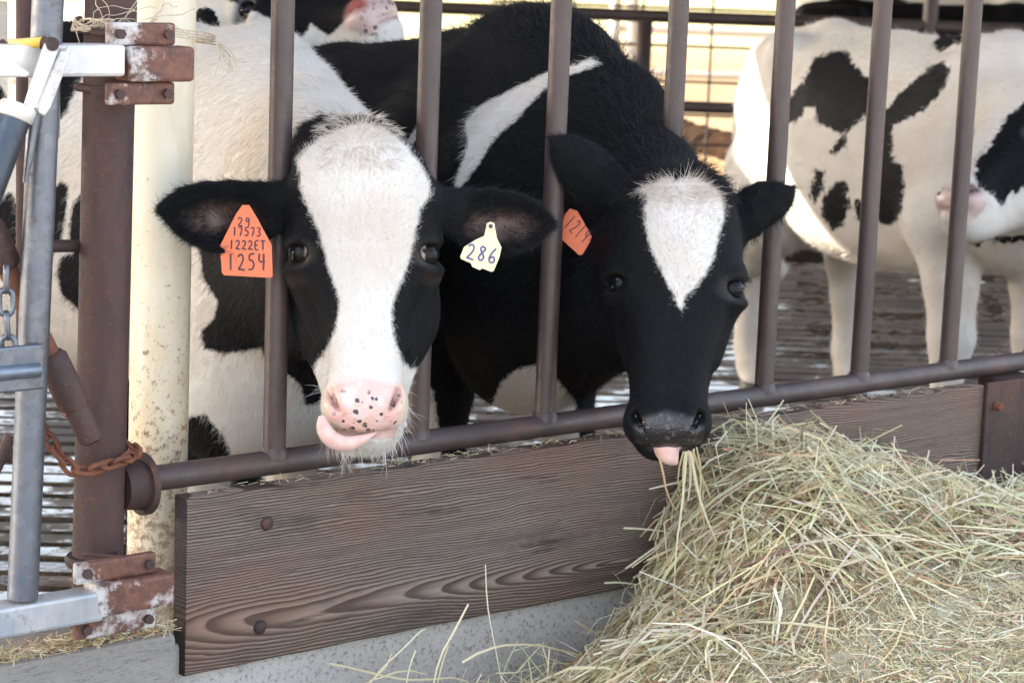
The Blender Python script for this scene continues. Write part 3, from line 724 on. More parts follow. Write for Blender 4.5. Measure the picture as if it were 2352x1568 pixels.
def hair(parent, name, roots, normals, flow, length, colour, rad=.00042, lift=.35, jit=.25, npts=4, curl=0.0, rng=RNG):
    n = len(roots)
    if not n: return
    t = flow - normals * (flow * normals).sum(1)[:, None]; t /= np.linalg.norm(t, axis=1)[:, None] + 1e-9
    d = t + normals * lift + rng.normal(0, jit, (n, 3)); d /= np.linalg.norm(d, axis=1)[:, None]
    length = np.broadcast_to(length, n) * rng.uniform(.65, 1.2, n)
    pts = np.zeros((n, npts, 3)); pts[:, 0] = roots - normals * .001; side = np.cross(d, normals); cs = rng.normal(0, 1, n) * curl
    for i in range(1, npts):
        pts[:, i] = pts[:, i - 1] + d * (length / (npts - 1))[:, None]
        d = d - normals * (lift * .55 / npts) + side * cs[:, None] + rng.normal(0, jit * .12, (n, 3)); d /= np.linalg.norm(d, axis=1)[:, None]
    hc = bpy.data.hair_curves.new(name); hc.add_curves([npts] * n)
    org = np.array(parent.location)
    hc.attributes['position'].data.foreach_set('vector', (pts - org).astype(np.float32).ravel())
    r = np.linspace(1, .15, npts)[None] * np.broadcast_to(rad, n)[:, None]
    ra = hc.attributes.get('radius') or hc.attributes.new('radius', 'FLOAT', 'POINT'); ra.data.foreach_set('value', r.astype(np.float32).ravel())
    col = np.concatenate([colour, np.ones((n, 1))], 1)
    hc.attributes.new('hair_colour', 'FLOAT_COLOR', 'CURVE').data.foreach_set('color', col.astype(np.float32).ravel())
    hc.materials.append(M['hair']); o = bpy.data.objects.new(name, hc); link(o); o.parent = parent
    o['kind'] = 'stuff'
    return o
def sample(V, F, N, n, weight, rng=RNG):
    """n random points on the hide: position, normal, face index, weights for interpolating"""
    a = np.linalg.norm(np.cross(V[F[:, 2]] - V[F[:, 0]], V[F[:, 3]] - V[F[:, 1]]), axis=1) * weight[F].mean(1); c = np.cumsum(a); 
    f = np.searchsorted(c, rng.random(n) * c[-1]); f = np.clip(f, 0, len(F) - 1); u, v = rng.random((2, n))
    w = np.stack([(1 - u) * (1 - v), u * (1 - v), u * v, (1 - u) * v], 1); q = F[f]
    I = lambda A: (A[q] * (w if A.ndim == 1 else w[..., None])).sum(1)
    nn = I(N); nn /= np.linalg.norm(nn, axis=1)[:, None] + 1e-9
    return I(V), nn, I
def seen_weight(V, N):
    d = CAM - V; d /= np.linalg.norm(d, axis=1)[:, None]; f = (N * d).sum(1)
    u, _ = view_map(V)
    return np.clip((f + .35) / .5, .03, 1) * np.where((u[:, 0] > -150) & (u[:, 0] < 2500) & (u[:, 1] > -150) & (u[:, 1] < 1700), 1, .05)

WHITE = np.array([.63, .605, .57]); CREAM = np.array([.60, .47, .34]); BLACK = np.array([.005, .005, .006])

def cow_body(s, fr, legs=(1, 1, 1, 1), hind_dx=(0, 0), fore_dx=(0, 0), fat=1.0, drop=0.0, lr=1.0):
    """x forward, y to the animal's left, z up; withers over x = 0 at z = 1.40"""
    f = fat; dz = lambda x: drop * min(x, 0) / 1.2
    s.loft(fr, 0, [(a, b, c, d + dz(a), e) for a, b, c, d, e in [(-1.58, 0, .13, 1.13, .16), (-1.48, 0, .23 * f, 1.11, .25), (-1.28, 0, .29 * f, 1.06, .32), (-.98, 0, .345 * f, .975, .405), (-.6, 0, .345 * f, .975, .405), (-.22, 0, .285 * f, 1.0, .385), (.06, 0, .22 * f, 1.0, .34), (.24, 0, .12 * f, .96, .22)]], .06, n=2.3)
    s.chain(fr, [(a, 0, c + dz(a)) for a, c in ((.06, 1.33), (-.2, 1.335), (-.7, 1.325), (-1.2, 1.345), (-1.5, 1.32))], [.075, .055, .05, .06, .05], .09)
    for y in (-1, 1):
        s.rc(fr, (-1.18, y * .22, 1.31 + dz(-1.18)), (-1.50, y * .12, 1.27 + dz(-1.5)), .065, .055, .09)                      # hook and pin bones
        s.el(fr, (-.06, y * .175, 1.08), (.17, .075, .27), .10, rot=(.25, 'Y'))                          # shoulder blade
        s.rc(fr, (.10, y * .16, .90), (-.06, y * .19, .80), .10, .10, .10)                              # point of shoulder
        s.el(fr, (-.99, y * .40, 1.17), (.13, .075, .12), .10, 's')                                     # hollow in front of the hip
        s.el(fr, (-1.33, y * .17, .98), (.22, .12, .30), .10)                                            # thigh
    for i, y in enumerate((1, -1)):
        if legs[i]:
            x = fore_dx[i]
            s.chain(fr, [(-.05, y * .17, .82), (.0 + .4 * x, y * .165, .62), (.02 + x, y * .16, .44), (.015 + x, y * .16, .38), (.0 + x, y * .16, .16), (.02 + x, y * .16, .085)], [.10 * lr, .068 * lr, .058 * lr, .046 * lr, .038 * lr, .047 * lr], .03)
            s.rc(fr, (.03 + x, y * .16, .075), (.055 + x, y * .16, .035), .050, .055, .015)
        if legs[2 + i]:
            x = hind_dx[i]
            s.chain(fr, [(-1.25, y * .19, .86), (-1.22, y * .20, .72), (-1.40 + .5 * x, y * .185, .56), (-1.50 + x, y * .175, .48), (-1.485 + x, y * .17, .38), (-1.46 + x, y * .165, .16), (-1.43 + x, y * .165, .085)], [.15 * lr, .135 * lr, .085 * lr, .06 * lr, .048 * lr, .040 * lr, .047 * lr], .035)
            s.rc(fr, (-1.42 + x, y * .165, .075), (-1.395 + x, y * .165, .035), .050, .055, .015)
    s.el(fr, (-1.12, 0, .66), (.17, .13, .10), .06)                                                      # udder
    s.chain(fr, [(-1.54, 0, 1.29), (-1.63, 0, 1.22), (-1.645, 0, .9), (-1.63, .01, .6), (-1.61, .02, .42)], [.045, .036, .024, .022, .04], .03)

HEAD_FACE = [(283, 820, 40, -95, 40), (302, 819, 98, -88, 66), (330, 822, 134, -76, 88), (380, 828, 158, -72, 110), (440, 833, 167, -76, 124), (500, 834, 168, -86, 126), (560, 834, 168, -92, 120), (610, 834, 160, -90, 114), (660, 834, 138, -78, 106), (720, 838, 104, -58, 96), (780, 841, 86, -40, 90), (840, 840, 84, -22, 90), (900, 838, 87, -8, 88), (950, 838, 88, 0, 82), (985, 838, 80, 2, 66), (1008, 838, 60, 2, 44), (1018, 838, 34, 0, 26)]
HEAD_JAW = [(500, 836, 150, -215, 118), (560, 836, 164, -228, 132), (640, 837, 176, -232, 134), (710, 838, 181, -222, 128), (760, 838, 176, -205, 118), (810, 838, 152, -182, 104), (860, 838, 118, -156, 88), (920, 838, 98, -122, 74), (980, 838, 88, -88, 62), (1020, 838, 72, -66, 48), (1040, 838, 44, -58, 30)]
def cow_head(s, fr, eyes=True, face=HEAD_FACE, jaw=HEAD_JAW, ears=None, L=1.0):
    m = fr.s
    s.loft(fr, 1, face, .05, grp='h', n=2.25)
    s.loft(fr, 1, jaw, .045, grp='h', n=2.2)
    for sx, ex in ((-1, 682), (1, 990)):
        cx = ex
        s.el(fr, (cx - sx * 6, 545, -72), (34, 22, 46), .025, grp='h', rot=(sx * .25, 'Z'))              # brow
        s.el(fr, (cx - sx * 4, 618, -74), (36, 16, 46), .02, grp='h')                                    # lower lid
        s.el(fr, (836 + sx * 58, 930, 26), (36, 44, 58), .03, grp='h')                                   # nostril wing
        s.rc(fr, (836 + sx * 148, 640, -110), (836 + sx * 96, 790, -70), 26, 14, .03, grp='h')           # facial crest
        s.el(fr, (cx + sx * 6, 581, -30), (31, 18, 44), .010, 's', 'h', rot=(sx * .28, 'Z'))             # eye opening
        s.el(fr, (836 + sx * 66, 920, 78), (9, 30, 30), .008, 's', 'h', rot=(sx * .42, 'Z'))           # nostril
        s.el(fr, (836 + sx * 79, 898, 62), (8, 12, 28), .010, 's', 'h')
    s.el(fr, (836, 925, 52), (52, 46, 38), .03, grp='h')                                                 # nose pad
    s.el(fr, (836, 1002, -20), (66, 30, 62), .03, grp='h')                                               # chin
    s.rc(fr, (770, 992, 46), (905, 990, 46), 9, 9, .012, 's', 'h')                                       # mouth line
    s.el(fr, (822, 310, -92), (80, 40, 60), .04, grp='h')                                                # poll

def eyeball(root, fr, c, r, gaze, sclera=(.70, .55, .52), iris=66, name='eye'):
    mb = MB().sphere((0, 0, 0), r * fr.s, 28, 18)
    me = mb.mesh(name); v = np.array(mb.v); v /= np.linalg.norm(v, axis=1)[:, None]; gz = fr.Wv(np.asarray(gaze, float)); gz /= np.linalg.norm(gz)
    a = np.degrees(np.arccos(np.clip(v @ gz, -1, 1))); col = np.ones((len(v), 4)); col[:, :3] = np.array(sclera)
    col[a < iris, :3] = (.009, .006, .005); col[a < 38, :3] = (.004, .006, .010)
    me.attributes.new('tint', 'FLOAT_COLOR', 'POINT').data.foreach_set('color', col.astype(np.float32).ravel())
    me.materials.append(M['eye']); o = bpy.data.objects.new(name, me); link(o); o.parent = root; o.location = Vector(fr.Wd(c)) - root.location
    return o

GLYPH = {'0': [[(.5, 1), (.1, .7), (.1, .3), (.5, 0), (.9, .3), (.9, .7), (.5, 1)]], '1': [[(.5, 1), (.48, 0)]], '2': [[(.1, .8), (.4, 1), (.8, .85), (.7, .5), (.1, .02), (.35, .06), (.95, 0)]],
         '3': [[(.1, .95), (.6, 1), (.8, .75), (.4, .55), (.85, .3), (.6, 0), (.1, .06)]], '4': [[(.2, 1), (.1, .5), (.9, .52)], [(.75, 1), (.7, 0)]], '5': [[(.85, 1), (.25, .98), (.2, .58), (.6, .62), (.85, .35), (.6, .03), (.1, .05)]],
         '6': [[(.7, 1), (.25, .6), (.1, .2), (.45, 0), (.85, .2), (.6, .5), (.2, .32)]], '7': [[(.08, .95), (.85, 1), (.4, 0)]], '8': [[(.8, .9), (.4, 1), (.2, .8), (.5, .55), (.85, .3), (.5, 0), (.12, .22), (.45, .52), (.8, .78), (.8, .9)]],
         '9': [[(.8, .75), (.4, .5), (.15, .78), (.5, 1), (.8, .8), (.7, 0)]], 'E': [[(.85, 1), (.2, 1), (.15, 0), (.85, 0)], [(.17, .52), (.7, .52)]], 'T': [[(.05, 1), (.95, 1)], [(.5, 1), (.5, 0)]]}
def ear_tag(root, fr, poly, col, ink, lines, z, tilt=(0, 0), hole=None, th=2.2):
    """flat plastic tag; outline and lettering in the head's own units; z of the front face"""
    c = np.mean(poly, 0)
    Z = lambda p: z + (p[0] - c[0]) * tilt[0] + (p[1] - c[1]) * tilt[1]
    me = MB().prism([fr.Wd((p[0], p[1], Z(p))) for p in poly], fr.Wv((0, 0, -th * fr.s)))
    t = me.build('ear_tag', col, root, bevel=.0006)
    mb = MB()
    for txt, x, y, w, h, sl, wd, gap in lines:
        cs, sn = math.cos(sl), math.sin(sl)
        for i, ch in enumerate(txt):
            for st in GLYPH.get(ch, []):
                P = []
                for a, b in st:
                    lx = i * (w + gap) + a * w; ly = -b * h
                    P.append((x + lx * cs - ly * sn, y + lx * sn + ly * cs))
                # smooth the stroke a little
                Q = [P[0]]
                for a, b in zip(P[:-1], P[1:]):
                    Q += [((a[0] * .75 + b[0] * .25), (a[1] * .75 + b[1] * .25)), ((a[0] * .25 + b[0] * .75), (a[1] * .25 + b[1] * .75))]
                Q.append(P[-1])
                mb.tube([fr.Wd((q[0], q[1], Z(q) + .25)) for q in Q], wd * fr.s, 6)
    o = mb.build('tag_writing', ink, t, fix=False)
    if hole: 
        h = MB(); cc = fr.Wd((hole[0], hole[1], Z(hole) + 1)); h.tube([fr.Wd((hole[0] + hole[2] * math.cos(a), hole[1] + hole[2] * math.sin(a), Z(hole) + .5)) for a in np.linspace(0, 2 * math.pi, 16)[:-1]], 2.2 * fr.s, 6, closed=True).build('tag_button', col, t)
        MB().tube([fr.Wd((hole[0], hole[1], Z(hole) + .2)), fr.Wd((hole[0], hole[1], Z(hole) + 1.2))], hole[2] * .72 * fr.s, 12).build('tag_hole', M['ink'], t)
    return t

def comp(tint, m, col):
    """lay bare-skin colour COL over TINT with strength M"""
    m = np.clip(m, 0, 1)[:, None]; a = tint[:, 3:4]; na = m + a * (1 - m)
    tint[:, :3] = np.where(na > 1e-6, (np.array(col) * m + tint[:, :3] * a * (1 - m)) / np.maximum(na, 1e-6), tint[:, :3]); tint[:, 3:4] = na
sm = lambda x, a, b: np.clip((x - a) / (b - a), 0, 1)

def hide_hair(root, V, F, N, coat, tint, n, flow, length, extra=None, cream=None, name='coat_hair', lift=.3, w=None, rad=.00042):
    wt = seen_weight(V, N) * (1 - np.clip(tint[:, 3] * 1.6, 0, 1)) * (1 if w is None else w)
    P, nn, I = sample(V, F, N, n, wt)
    c = I(coat) + RNG.normal(0, .0035, n) + (vnoise(P, 70) - .5) * .012
    sh = RNG.uniform(.82, 1.12, (n, 1))
    cr = np.clip((vnoise(P, 6) - .45) * 1.6, 0, .45) if cream is None else np.clip(I(cream), 0, 1)
    wcol = (WHITE * (1 - cr[:, None]) + CREAM * cr[:, None]) * sh
    bcol = BLACK * RNG.uniform(.5, 2.8, (n, 1))
    col = np.where((c > 0)[:, None], bcol, np.minimum(wcol, .80))
    fl = flow(P, nn); ln = length(P)
    return hair(root, name, P, nn, fl, ln, col, rad, lift)
def yaw_frame(o, back_xy, S=1.0):
    b = np.array([back_xy[0], back_xy[1], 0.0]); x = -b / np.linalg.norm(b); y = np.array([-x[1], x[0], 0]); return Fr(o, np.stack([x, y, [0, 0, 1]], 1), S)
def camhead(px, py, D, cz=0.0):
    """frame of a head that faces the viewer: x to the right, y down the face, z out of the face"""
    d = ray(px, py); d = d / np.linalg.norm(d); x = rt - d * (rt @ d); x /= np.linalg.norm(x); y = np.cross(x, d); 
    if y @ up > 0: y = -y
    return Fr(at(px, py, D), np.stack([x, y, -d], 1), D / FPX, (px, py, cz))

# ------------------------------------------------------------------ cow with the white face
def cow_white_face():
    H = camhead(830, 650, 3.84)
    wth = at(570, 78, 4.9); og = np.array([wth[0], wth[1], 0.0]); BFr = yaw_frame(og, (-.30, .95), wth[2] / 1.405)
    root = empty('cow', og, 'cow licking its lips, white face between black ears, orange and cream ear tags', 'cow', 'cows in the barn')
    s = Sdf(); cow_body(s, BFr, fat=.93)
    Wf = Fr((0, 0, 0), np.eye(3))
    # neck: crest, middle and throat strands from the shoulders to the back of the head
    s.chain(Wf, [at(790, 400, 4.02), at(705, 320, 4.30), at(630, 275, 4.62), at(590, 240, 4.85)], [.085, .095, .13, .14], .10, grp='n')
    s.chain(Wf, [at(810, 500, 4.03), at(745, 480, 4.3), at(615, 480, 4.66)], [.115, .13, .24], .10, grp='n')
    s.chain(Wf, [at(815, 640, 4.02), at(740, 640, 4.3), at(600, 660, 4.55), at(580, 800, 4.62)], [.10, .12, .19, .20], .10, grp='n')
    s.el(Wf, at(560, 880, 4.55), (.17, .15, .17), .08, grp='n')
    cow_head(s, H)
    # muzzle turned a touch, ears
    s.ear(H, (700, 462, -118), (372, 482, -10), 88, 8, (0, .12, 1), -26, .45)
    s.ear(H, (985, 470, -118), (1281, 512, -100), 80, 8, (0, .12, 1), 14, .45)
    s.rc(H, (735, 450, -110), (650, 458, -112), 60, 40, .03, grp='ear'); s.rc(H, (945, 455, -110), (1035, 478, -112), 58, 38, .03, grp='ear')
    V, F = s.mesh(.0052); N = vnormals(V, F)
    q = H.L(V); dh = s.at(V, ('h',)); de = s.at(V, ('ear',)); db = s.at(V, ('b', 'n'))
    head = (dh < db) & (dh < .03); ear = (de < dh - .004) & (de < .03) & (q[:, 2] > -230)
    fpoly = [(735, 318), (780, 293), (830, 281), (880, 292), (930, 328), (962, 370), (987, 412), (990, 450), (966, 480), (956, 530), (946, 570), (936, 610), (921, 650), (905, 690), (899, 720), (903, 760), (914, 800), (926, 830), (942, 850), (975, 850), (980, 1000), (930, 1080), (740, 1080), (700, 1000), (712, 880), (722, 840), (750, 800), (768, 760), (778, 720), (778, 685), (768, 650), (755, 620), (745, 580), (736, 540), (720, 500), (700, 465), (690, 430), (688, 390), (680, 370), (700, 345)]
    white = polysd(q[:, :2], fpoly) * H.s
    low = (q[:, 1] - 860) * H.s                                        # muzzle and chin are white all round
    chead = -np.where(q[:, 2] > -175, np.maximum(white, np.where(q[:, 2] > -150, low, -.3)), np.minimum(white, -.03))
    cbody = patches(V, [[(655, 345), (690, 285), (740, 262), (800, 270), (840, 262), (900, 285), (980, 330), (1010, 420), (1000, 520), (660, 520)],
                        [(455, 560), (466, 640), (500, 690), (492, 730), (462, 760), (468, 800), (520, 812), (600, 800), (612, 830), (690, 880), (700, 930), (760, 925), (900, 900), (1010, 760), (1000, 560), (700, 520)],
                        [(118, -60), (250, -80), (250, 100), (205, 150), (170, 215), (150, 260), (118, 300), (100, 200)], [(-60, 540), (-10, 470), (25, 440), (40, 470), (42, 560), (-30, 600)],
                        [(118, 440), (140, 415), (158, 430), (150, 500), (140, 560), (118, 590)], [(166, 470), (200, 430), (240, 520), (220, 580), (172, 585), (158, 540)], [(140, 590), (190, 570), (260, 600), (250, 690), (180, 712), (142, 680), (130, 630)],
                        [(-40, 240), (-10, 180), (20, 230), (10, 300), (-40, 330)], [(428, 960), (470, 950), (520, 1010), (535, 1060), (420, 1060)]])
    coat = np.where(head, chead, cbody); coat[ear] = .05
    tint = np.zeros((len(V), 4))
    # inside of the ears: brown skin showing through
    inner = ear & (N @ (-ray(830, 650) / np.linalg.norm(ray(830, 650))) > .55)
    ed = np.minimum(np.hypot((q[:, 0] - 520) / 95, (q[:, 1] - 500) / 42), np.hypot((q[:, 0] - 1150) / 85, (q[:, 1] - 515) / 40))
    comp(tint, inner * sm(ed, 1.2, .4) * .75 * (.35 + vnoise(V, 60)), (.115, .058, .042))
    # nose leather, lips
    pad = [(750, 885), (790, 868), (838, 860), (890, 868), (924, 888), (930, 925), (922, 962), (895, 985), (840, 992), (790, 985), (756, 962), (745, 925)]
    pd = polysd(q[:, :2], pad); pm = head * (q[:, 2] > 10) * sm(pd, -6, 9)
    comp(tint, pm, (.70, .43, .375)); comp(tint, pm * sm(vnoise(V, 90), .5, .8) * .5, (.70, .60, .58))
    for sx in (-1, 1):
        rx = (q[:, 0] - 836 - sx * 68) + sx * .42 * (q[:, 1] - 918); e = np.hypot(rx / 15, (q[:, 1] - 918) / 34); comp(tint, head * (q[:, 2] > 0) * sm(e, 1.7, .9) * .6, (.55, .30, .24)); comp(tint, head * (q[:, 2] > 0) * sm(e, .8, .4) * .75, (.20, .085, .065))
        e = np.hypot((q[:, 0] - 836 - sx * 92) / 12, (q[:, 1] - 935) / 40); comp(tint, head * (q[:, 2] > -20) * sm(e, 1.6, .6) * .5, (.60, .46, .30))
    comp(tint, head * (np.abs(q[:, 1] - 992) < 12) * (np.abs(q[:, 0] - 836) < 72) * (q[:, 2] > 0) * .8, (.52, .30, .27))
    for ex in (682, 990):                                              # dark rims of the eyes
        e = np.hypot((q[:, 0] - ex) / 40, (q[:, 1] - 581) / 28); comp(tint, head * sm(e, 1.4, .9) * .5, (.010, .008, .008))
        e = np.hypot((q[:, 0] - ex + (6 if ex < 800 else -6)) / 26, (q[:, 1] - 640) / 16); comp(tint, head * sm(e, 1.5, .4) * .3, (.07, .045, .04))
    spots = pm * sm(q[:, 1], 880, 905) * sm(np.abs(q[:, 0] - 845), 88, 66)
    np_mesh('body', V, F, M['coat_nose'], root, {'coat': coat, 'tint': tint, 'spots': spots}, og)
    eyeball(root, H, (692, 581, -58), 31, (-.88, .0, .47), iris=77, sclera=(.46, .36, .33)); eyeball(root, H, (981, 584, -58), 31, (.88, .0, .47), iris=77, sclera=(.46, .36, .33))
    # tongue curling up at one side
    T = lambda *a: H.Wd(a)
    mb = MB().tube([T(862, 990, 56), T(845, 999, 64), T(820, 1010, 70), T(793, 1015, 76), T(768, 1009, 82), T(750, 992, 87), T(741, 970, 88), T(740, 950, 84)], [3 * H.s, 8 * H.s, 15 * H.s, 19 * H.s, 21 * H.s, 20 * H.s, 17 * H.s, 7 * H.s], 18)
    o = mb.build('tongue', M['tongue'], root)
    sub = o.modifiers.new('subdiv', 'SUBSURF'); sub.levels = 1; sub.render_levels = 1
    # hoof-less detail below the board is hidden; hair
    hd = lambda P: H.L(P)
    def flow(P, n):
        l = hd(P); isH = (s.at(P, ('h',)) < s.at(P, ('b', 'n'))) & (l[:, 2] > -230)
        wx = l[:, 0] - 836; wy = l[:, 1] - 560
        f1 = np.stack([wx, wy * 1.0 + np.where(wy > 0, 20, -12), np.full(len(P), -40.)], 1); f1 /= np.linalg.norm(f1, axis=1)[:, None]
        f1 = f1 @ H.M.T
        er = (s.at(P, ('ear',)) < .012); fe = np.stack([np.sign(wx) * 1.0, .25 + 0 * wx, 0 * wx], 1) @ H.M.T
        f2 = np.array([-.1, .5, -.85]) + 0 * P
        f = np.where(isH[:, None], f1, f2); f[er] = fe[er]; return f
    cream = sm(q[:, 1], 430, 300) * head * sm(np.abs(q[:, 0] - 822), 95, 30) * .75 + np.clip((vnoise(V, 7) - .5) * 1.4, 0, .5) * (~head) + .06
    hide_hair(root, V, F, N, coat, tint, 120000, flow, lambda P: np.where(s.at(P, ('ear',)) < .012, .014, np.interp(H.L(P)[:, 1], [300, 420, 900, 1000], [.012, .0075, .006, .010])), w=np.where(head | ear, 1.0, 0), cream=cream, lift=.16, rad=.00024)
    hide_hair(root, V, F, N, coat, tint, 110000, flow, lambda P: np.full(len(P), .022), w=np.where(head | ear, 0, 1.0), cream=cream, lift=.22, rad=.00032)
    # long poll hair, whiskers, ear fringe
    P, nn, I = sample(V, F, N, 1000, (head & (q[:, 1] < 385) & (np.abs(q[:, 0] - 825) < 85) & (N @ -fw > -.3)).astype(float)); l = hd(P)
    fl = np.stack([(l[:, 0] - 825) / 60, np.where(l[:, 1] < 330, -.3, 1.0), 0 * l[:, 0]], 1) @ H.M.T
    hair(root, 'poll_hair', P, nn, fl, .024, (CREAM * .5 + WHITE * .5) * RNG.uniform(.75, 1.15, (len(P), 1)), .0004, .45, .3, 6, .12)
    m = head & (q[:, 1] > 860) & (q[:, 2] > -90) & (tint[:, 3] < .2)
    P, nn, I = sample(V, F, N, 380, (m & ((np.abs(q[:, 0] - 838) > 70) | (q[:, 1] > 995))).astype(float)); l = hd(P)
    fl = np.stack([(l[:, 0] - 838) / 100, (l[:, 1] - 900) / 120, .2 + 0 * l[:, 0]], 1) @ H.M.T
    hair(root, 'whiskers', P, nn, fl, RNG.choice([.012, .02, .045], len(P)), np.tile(WHITE, (len(P), 1)), .00035, .9, .3, 6, .10)
    P, nn, I = sample(V, F, N, 1700, (ear & (np.abs(q[:, 1] - 500) < 120) & (N @ (-fw) > -.2)).astype(float)); l = hd(P)
    fl = np.stack([np.sign(l[:, 0] - 836) * .6, np.where(l[:, 1] > 505, 1.0, -.6), 0 * l[:, 0]], 1) @ H.M.T
    hair(root, 'ear_fringe', P, nn, fl, .022, np.tile(BLACK * 1.6, (len(P), 1)), .0003, .45, .35, 5, .08)
    # crumbs of hay stuck to the nose and lips
    P, nn, I = sample(V, F, N, 45, (head & (q[:, 2] > 20) & (np.hypot((q[:, 0] - 800) / 45, (q[:, 1] - 972) / 26) < 1)).astype(float))
    hair(root, 'hay_crumbs', P + nn * .0022, nn, RNG.normal(0, 1, (45, 3)), .006, np.array([(.36, .33, .14)]) * RNG.uniform(.6, 1.5, (45, 1)), .0008, .1, .1, 3)
    # tags
    ear_tag(root, H, [(540, 492), (556, 470), (572, 470), (588, 496), (623, 562), (625, 634), (620, 638), (512, 632), (507, 626), (503, 564)], M['tag_orange'], M['ink'],
            [('29', 544, 518, 13, 20, .03, 1.6, 4), ('17573', 532, 540, 11, 20, .03, 1.7, 3), ('1222ET', 524, 571, 12, 21, .03, 1.7, 2.5), ('1254', 519, 620, 18, 38, .0, 2.1, 6)], -62, (.08, -.12))
    ear_tag(root, H, [(1120, 522), (1122, 511), (1131, 507), (1140, 511), (1142, 524), (1146, 545), (1157, 567), (1152, 590), (1139, 622), (1133, 624), (1112, 616), (1106, 620), (1088, 612), (1085, 604), (1062, 594), (1060, 588), (1069, 566), (1096, 549), (1116, 540)], M['tag_cream'], M['ink_blue'],
            [('286', 1072, 592, 20, 36, .20, 2.2, 6)], -66, (-.05, -.1), hole=(1131, 518, 7))
    return root

# ------------------------------------------------------------------ black cow with the blaze
B_FACE = [(392, 1572, 34, -150, 40), (412, 1570, 92, -140, 66), (445, 1567, 118, -128, 86), (500, 1563, 134, -116, 104), (560, 1559, 146, -110, 114), (620, 1556, 150, -104, 118), (665, 1553, 146, -94, 112), (720, 1549, 122, -74, 102), (780, 1545, 104, -48, 94), (840, 1540, 92, -18, 86), (890, 1537, 86, 8, 82), (940, 1534, 90, 32, 80), (980, 1533, 92, 44, 72), (1012, 1533, 80, 46, 56), (1032, 1533, 52, 42, 36), (1040, 1533, 30, 40, 22)]
B_JAW = [(540, 1556, 130, -240, 110), (620, 1553, 146, -236, 124), (700, 1550, 146, -220, 124), (770, 1546, 128, -190, 110), (830, 1541, 108, -150, 92), (890, 1537, 92, -104, 76), (950, 1534, 84, -58, 62), (1005, 1533, 70, -20, 48), (1030, 1533, 46, -6, 34)]
def cow_black():
    H = camhead(1550, 700, 4.2)
    wth = at(1195, 78, 5.05); og = np.array([wth[0], wth[1], 0.0]); BFr = yaw_frame(og, (.03, 1.0), wth[2] / 1.405)
    root = empty('cow', og, 'black cow with narrow white blaze eating hay through the fence, orange tag in its ear', 'cow', 'cows in the barn')
    s = Sdf(); cow_body(s, BFr, fat=.95, fore_dx=(.02, -.06), drop=.11)
    Wf = Fr((0, 0, 0), np.eye(3))
    s.chain(Wf, [at(1530, 500, 4.36), at(1475, 420, 4.52), at(1390, 290, 4.75), at(1270, 200, 4.95), at(1210, 165, 5.05)], [.09, .095, .12, .14, .14], .10, grp='n')
    s.chain(Wf, [at(1520, 600, 4.34), at(1430, 560, 4.55), at(1260, 480, 4.85)], [.105, .13, .25], .10, grp='n')
    s.chain(Wf, [at(1520, 700, 4.36), at(1420, 690, 4.52), at(1280, 680, 4.72), at(1220, 760, 4.85)], [.09, .12, .18, .18], .10, grp='n')
    m = H.s
    s.loft(H, 1, B_FACE, .05, grp='h', n=2.25); s.loft(H, 1, B_JAW, .045, grp='h', n=2.2)
    for sx, ex, ey in ((-1, 1412, 650), (1, 1692, 662)):
        s.el(H, (ex - sx * 8, ey - 34, -86), (32, 20, 46), .025, grp='h', rot=(sx * .25, 'Z')); s.el(H, (ex - sx * 6, ey + 36, -86), (34, 15, 44), .02, grp='h')
        s.el(H, (ex + sx * 6, ey, -44), (30, 17, 44), .010, 's', 'h', rot=(sx * .35, 'Z'))
        s.el(H, (1533 + sx * 56, 968, 70), (38, 42, 52), .03, grp='h')
        s.el(H, (1535 + sx * 62, 966, 118), (8, 27, 30), .008, 's', 'h', rot=(sx * .40, 'Z')); s.el(H, (1535 + sx * 72, 950, 104), (9, 13, 28), .010, 's', 'h')
        s.rc(H, (1553 + sx * 126, 690, -120), (1544 + sx * 96, 830, -70), 24, 14, .03, grp='h')
    s.el(H, (1533, 972, 96), (48, 40, 34), .03, grp='h'); s.el(H, (1533, 1024, 20), (60, 24, 50), .03, grp='h')
    s.rc(H, (1470, 1024, 74), (1600, 1022, 74), 8, 8, .012, 's', 'h'); s.el(H, (1570, 425, -140), (80, 42, 58), .04, grp='h')
    s.ear(H, (1460, 478, -180), (1262, 312, -85), 66, 8, (-.35, -.1, -1), 6, .5)
    s.ear(H, (1672, 532, -190), (1829, 426, -215), 58, 8, (.3, .1, -1), 12, .45)
    s.rc(H, (1485, 500, -180), (1425, 448, -160), 50, 40, .03, grp='ear'); s.rc(H, (1655, 540, -185), (1712, 505, -195), 46, 32, .03, grp='ear')
    V, F = s.mesh(.0056); N = vnormals(V, F); q = H.L(V)
    dh = s.at(V, ('h',)); de = s.at(V, ('ear',)); db = s.at(V, ('b', 'n')); head = (dh < db) & (dh < .03); ear = (de < dh - .004) & (de < .03) & (q[:, 2] > -320)
    blaze = [(1466, 426), (1500, 416), (1523, 405), (1545, 402), (1552, 412), (1562, 404), (1588, 402), (1612, 412), (1636, 424), (1656, 444), (1664, 470), (1663, 500), (1650, 540), (1645, 572), (1625, 622), (1601, 657), (1577, 676), (1564, 716), (1550, 684), (1531, 647), (1508, 602), (1489, 557), (1483, 512), (1481, 472), (1486, 448)]
    cw = polysd(q[:, :2], blaze) * m
    stripe = [(1069, 281), (1098, 246), (1173, 207), (1261, 165), (1318, 150), (1357, 134), (1381, 146), (1340, 163), (1287, 180), (1256, 200), (1212, 246), (1190, 273), (1137, 317), (1102, 374), (1054, 437), (1043, 424), (1063, 369), (1076, 325), (1069, 303)]
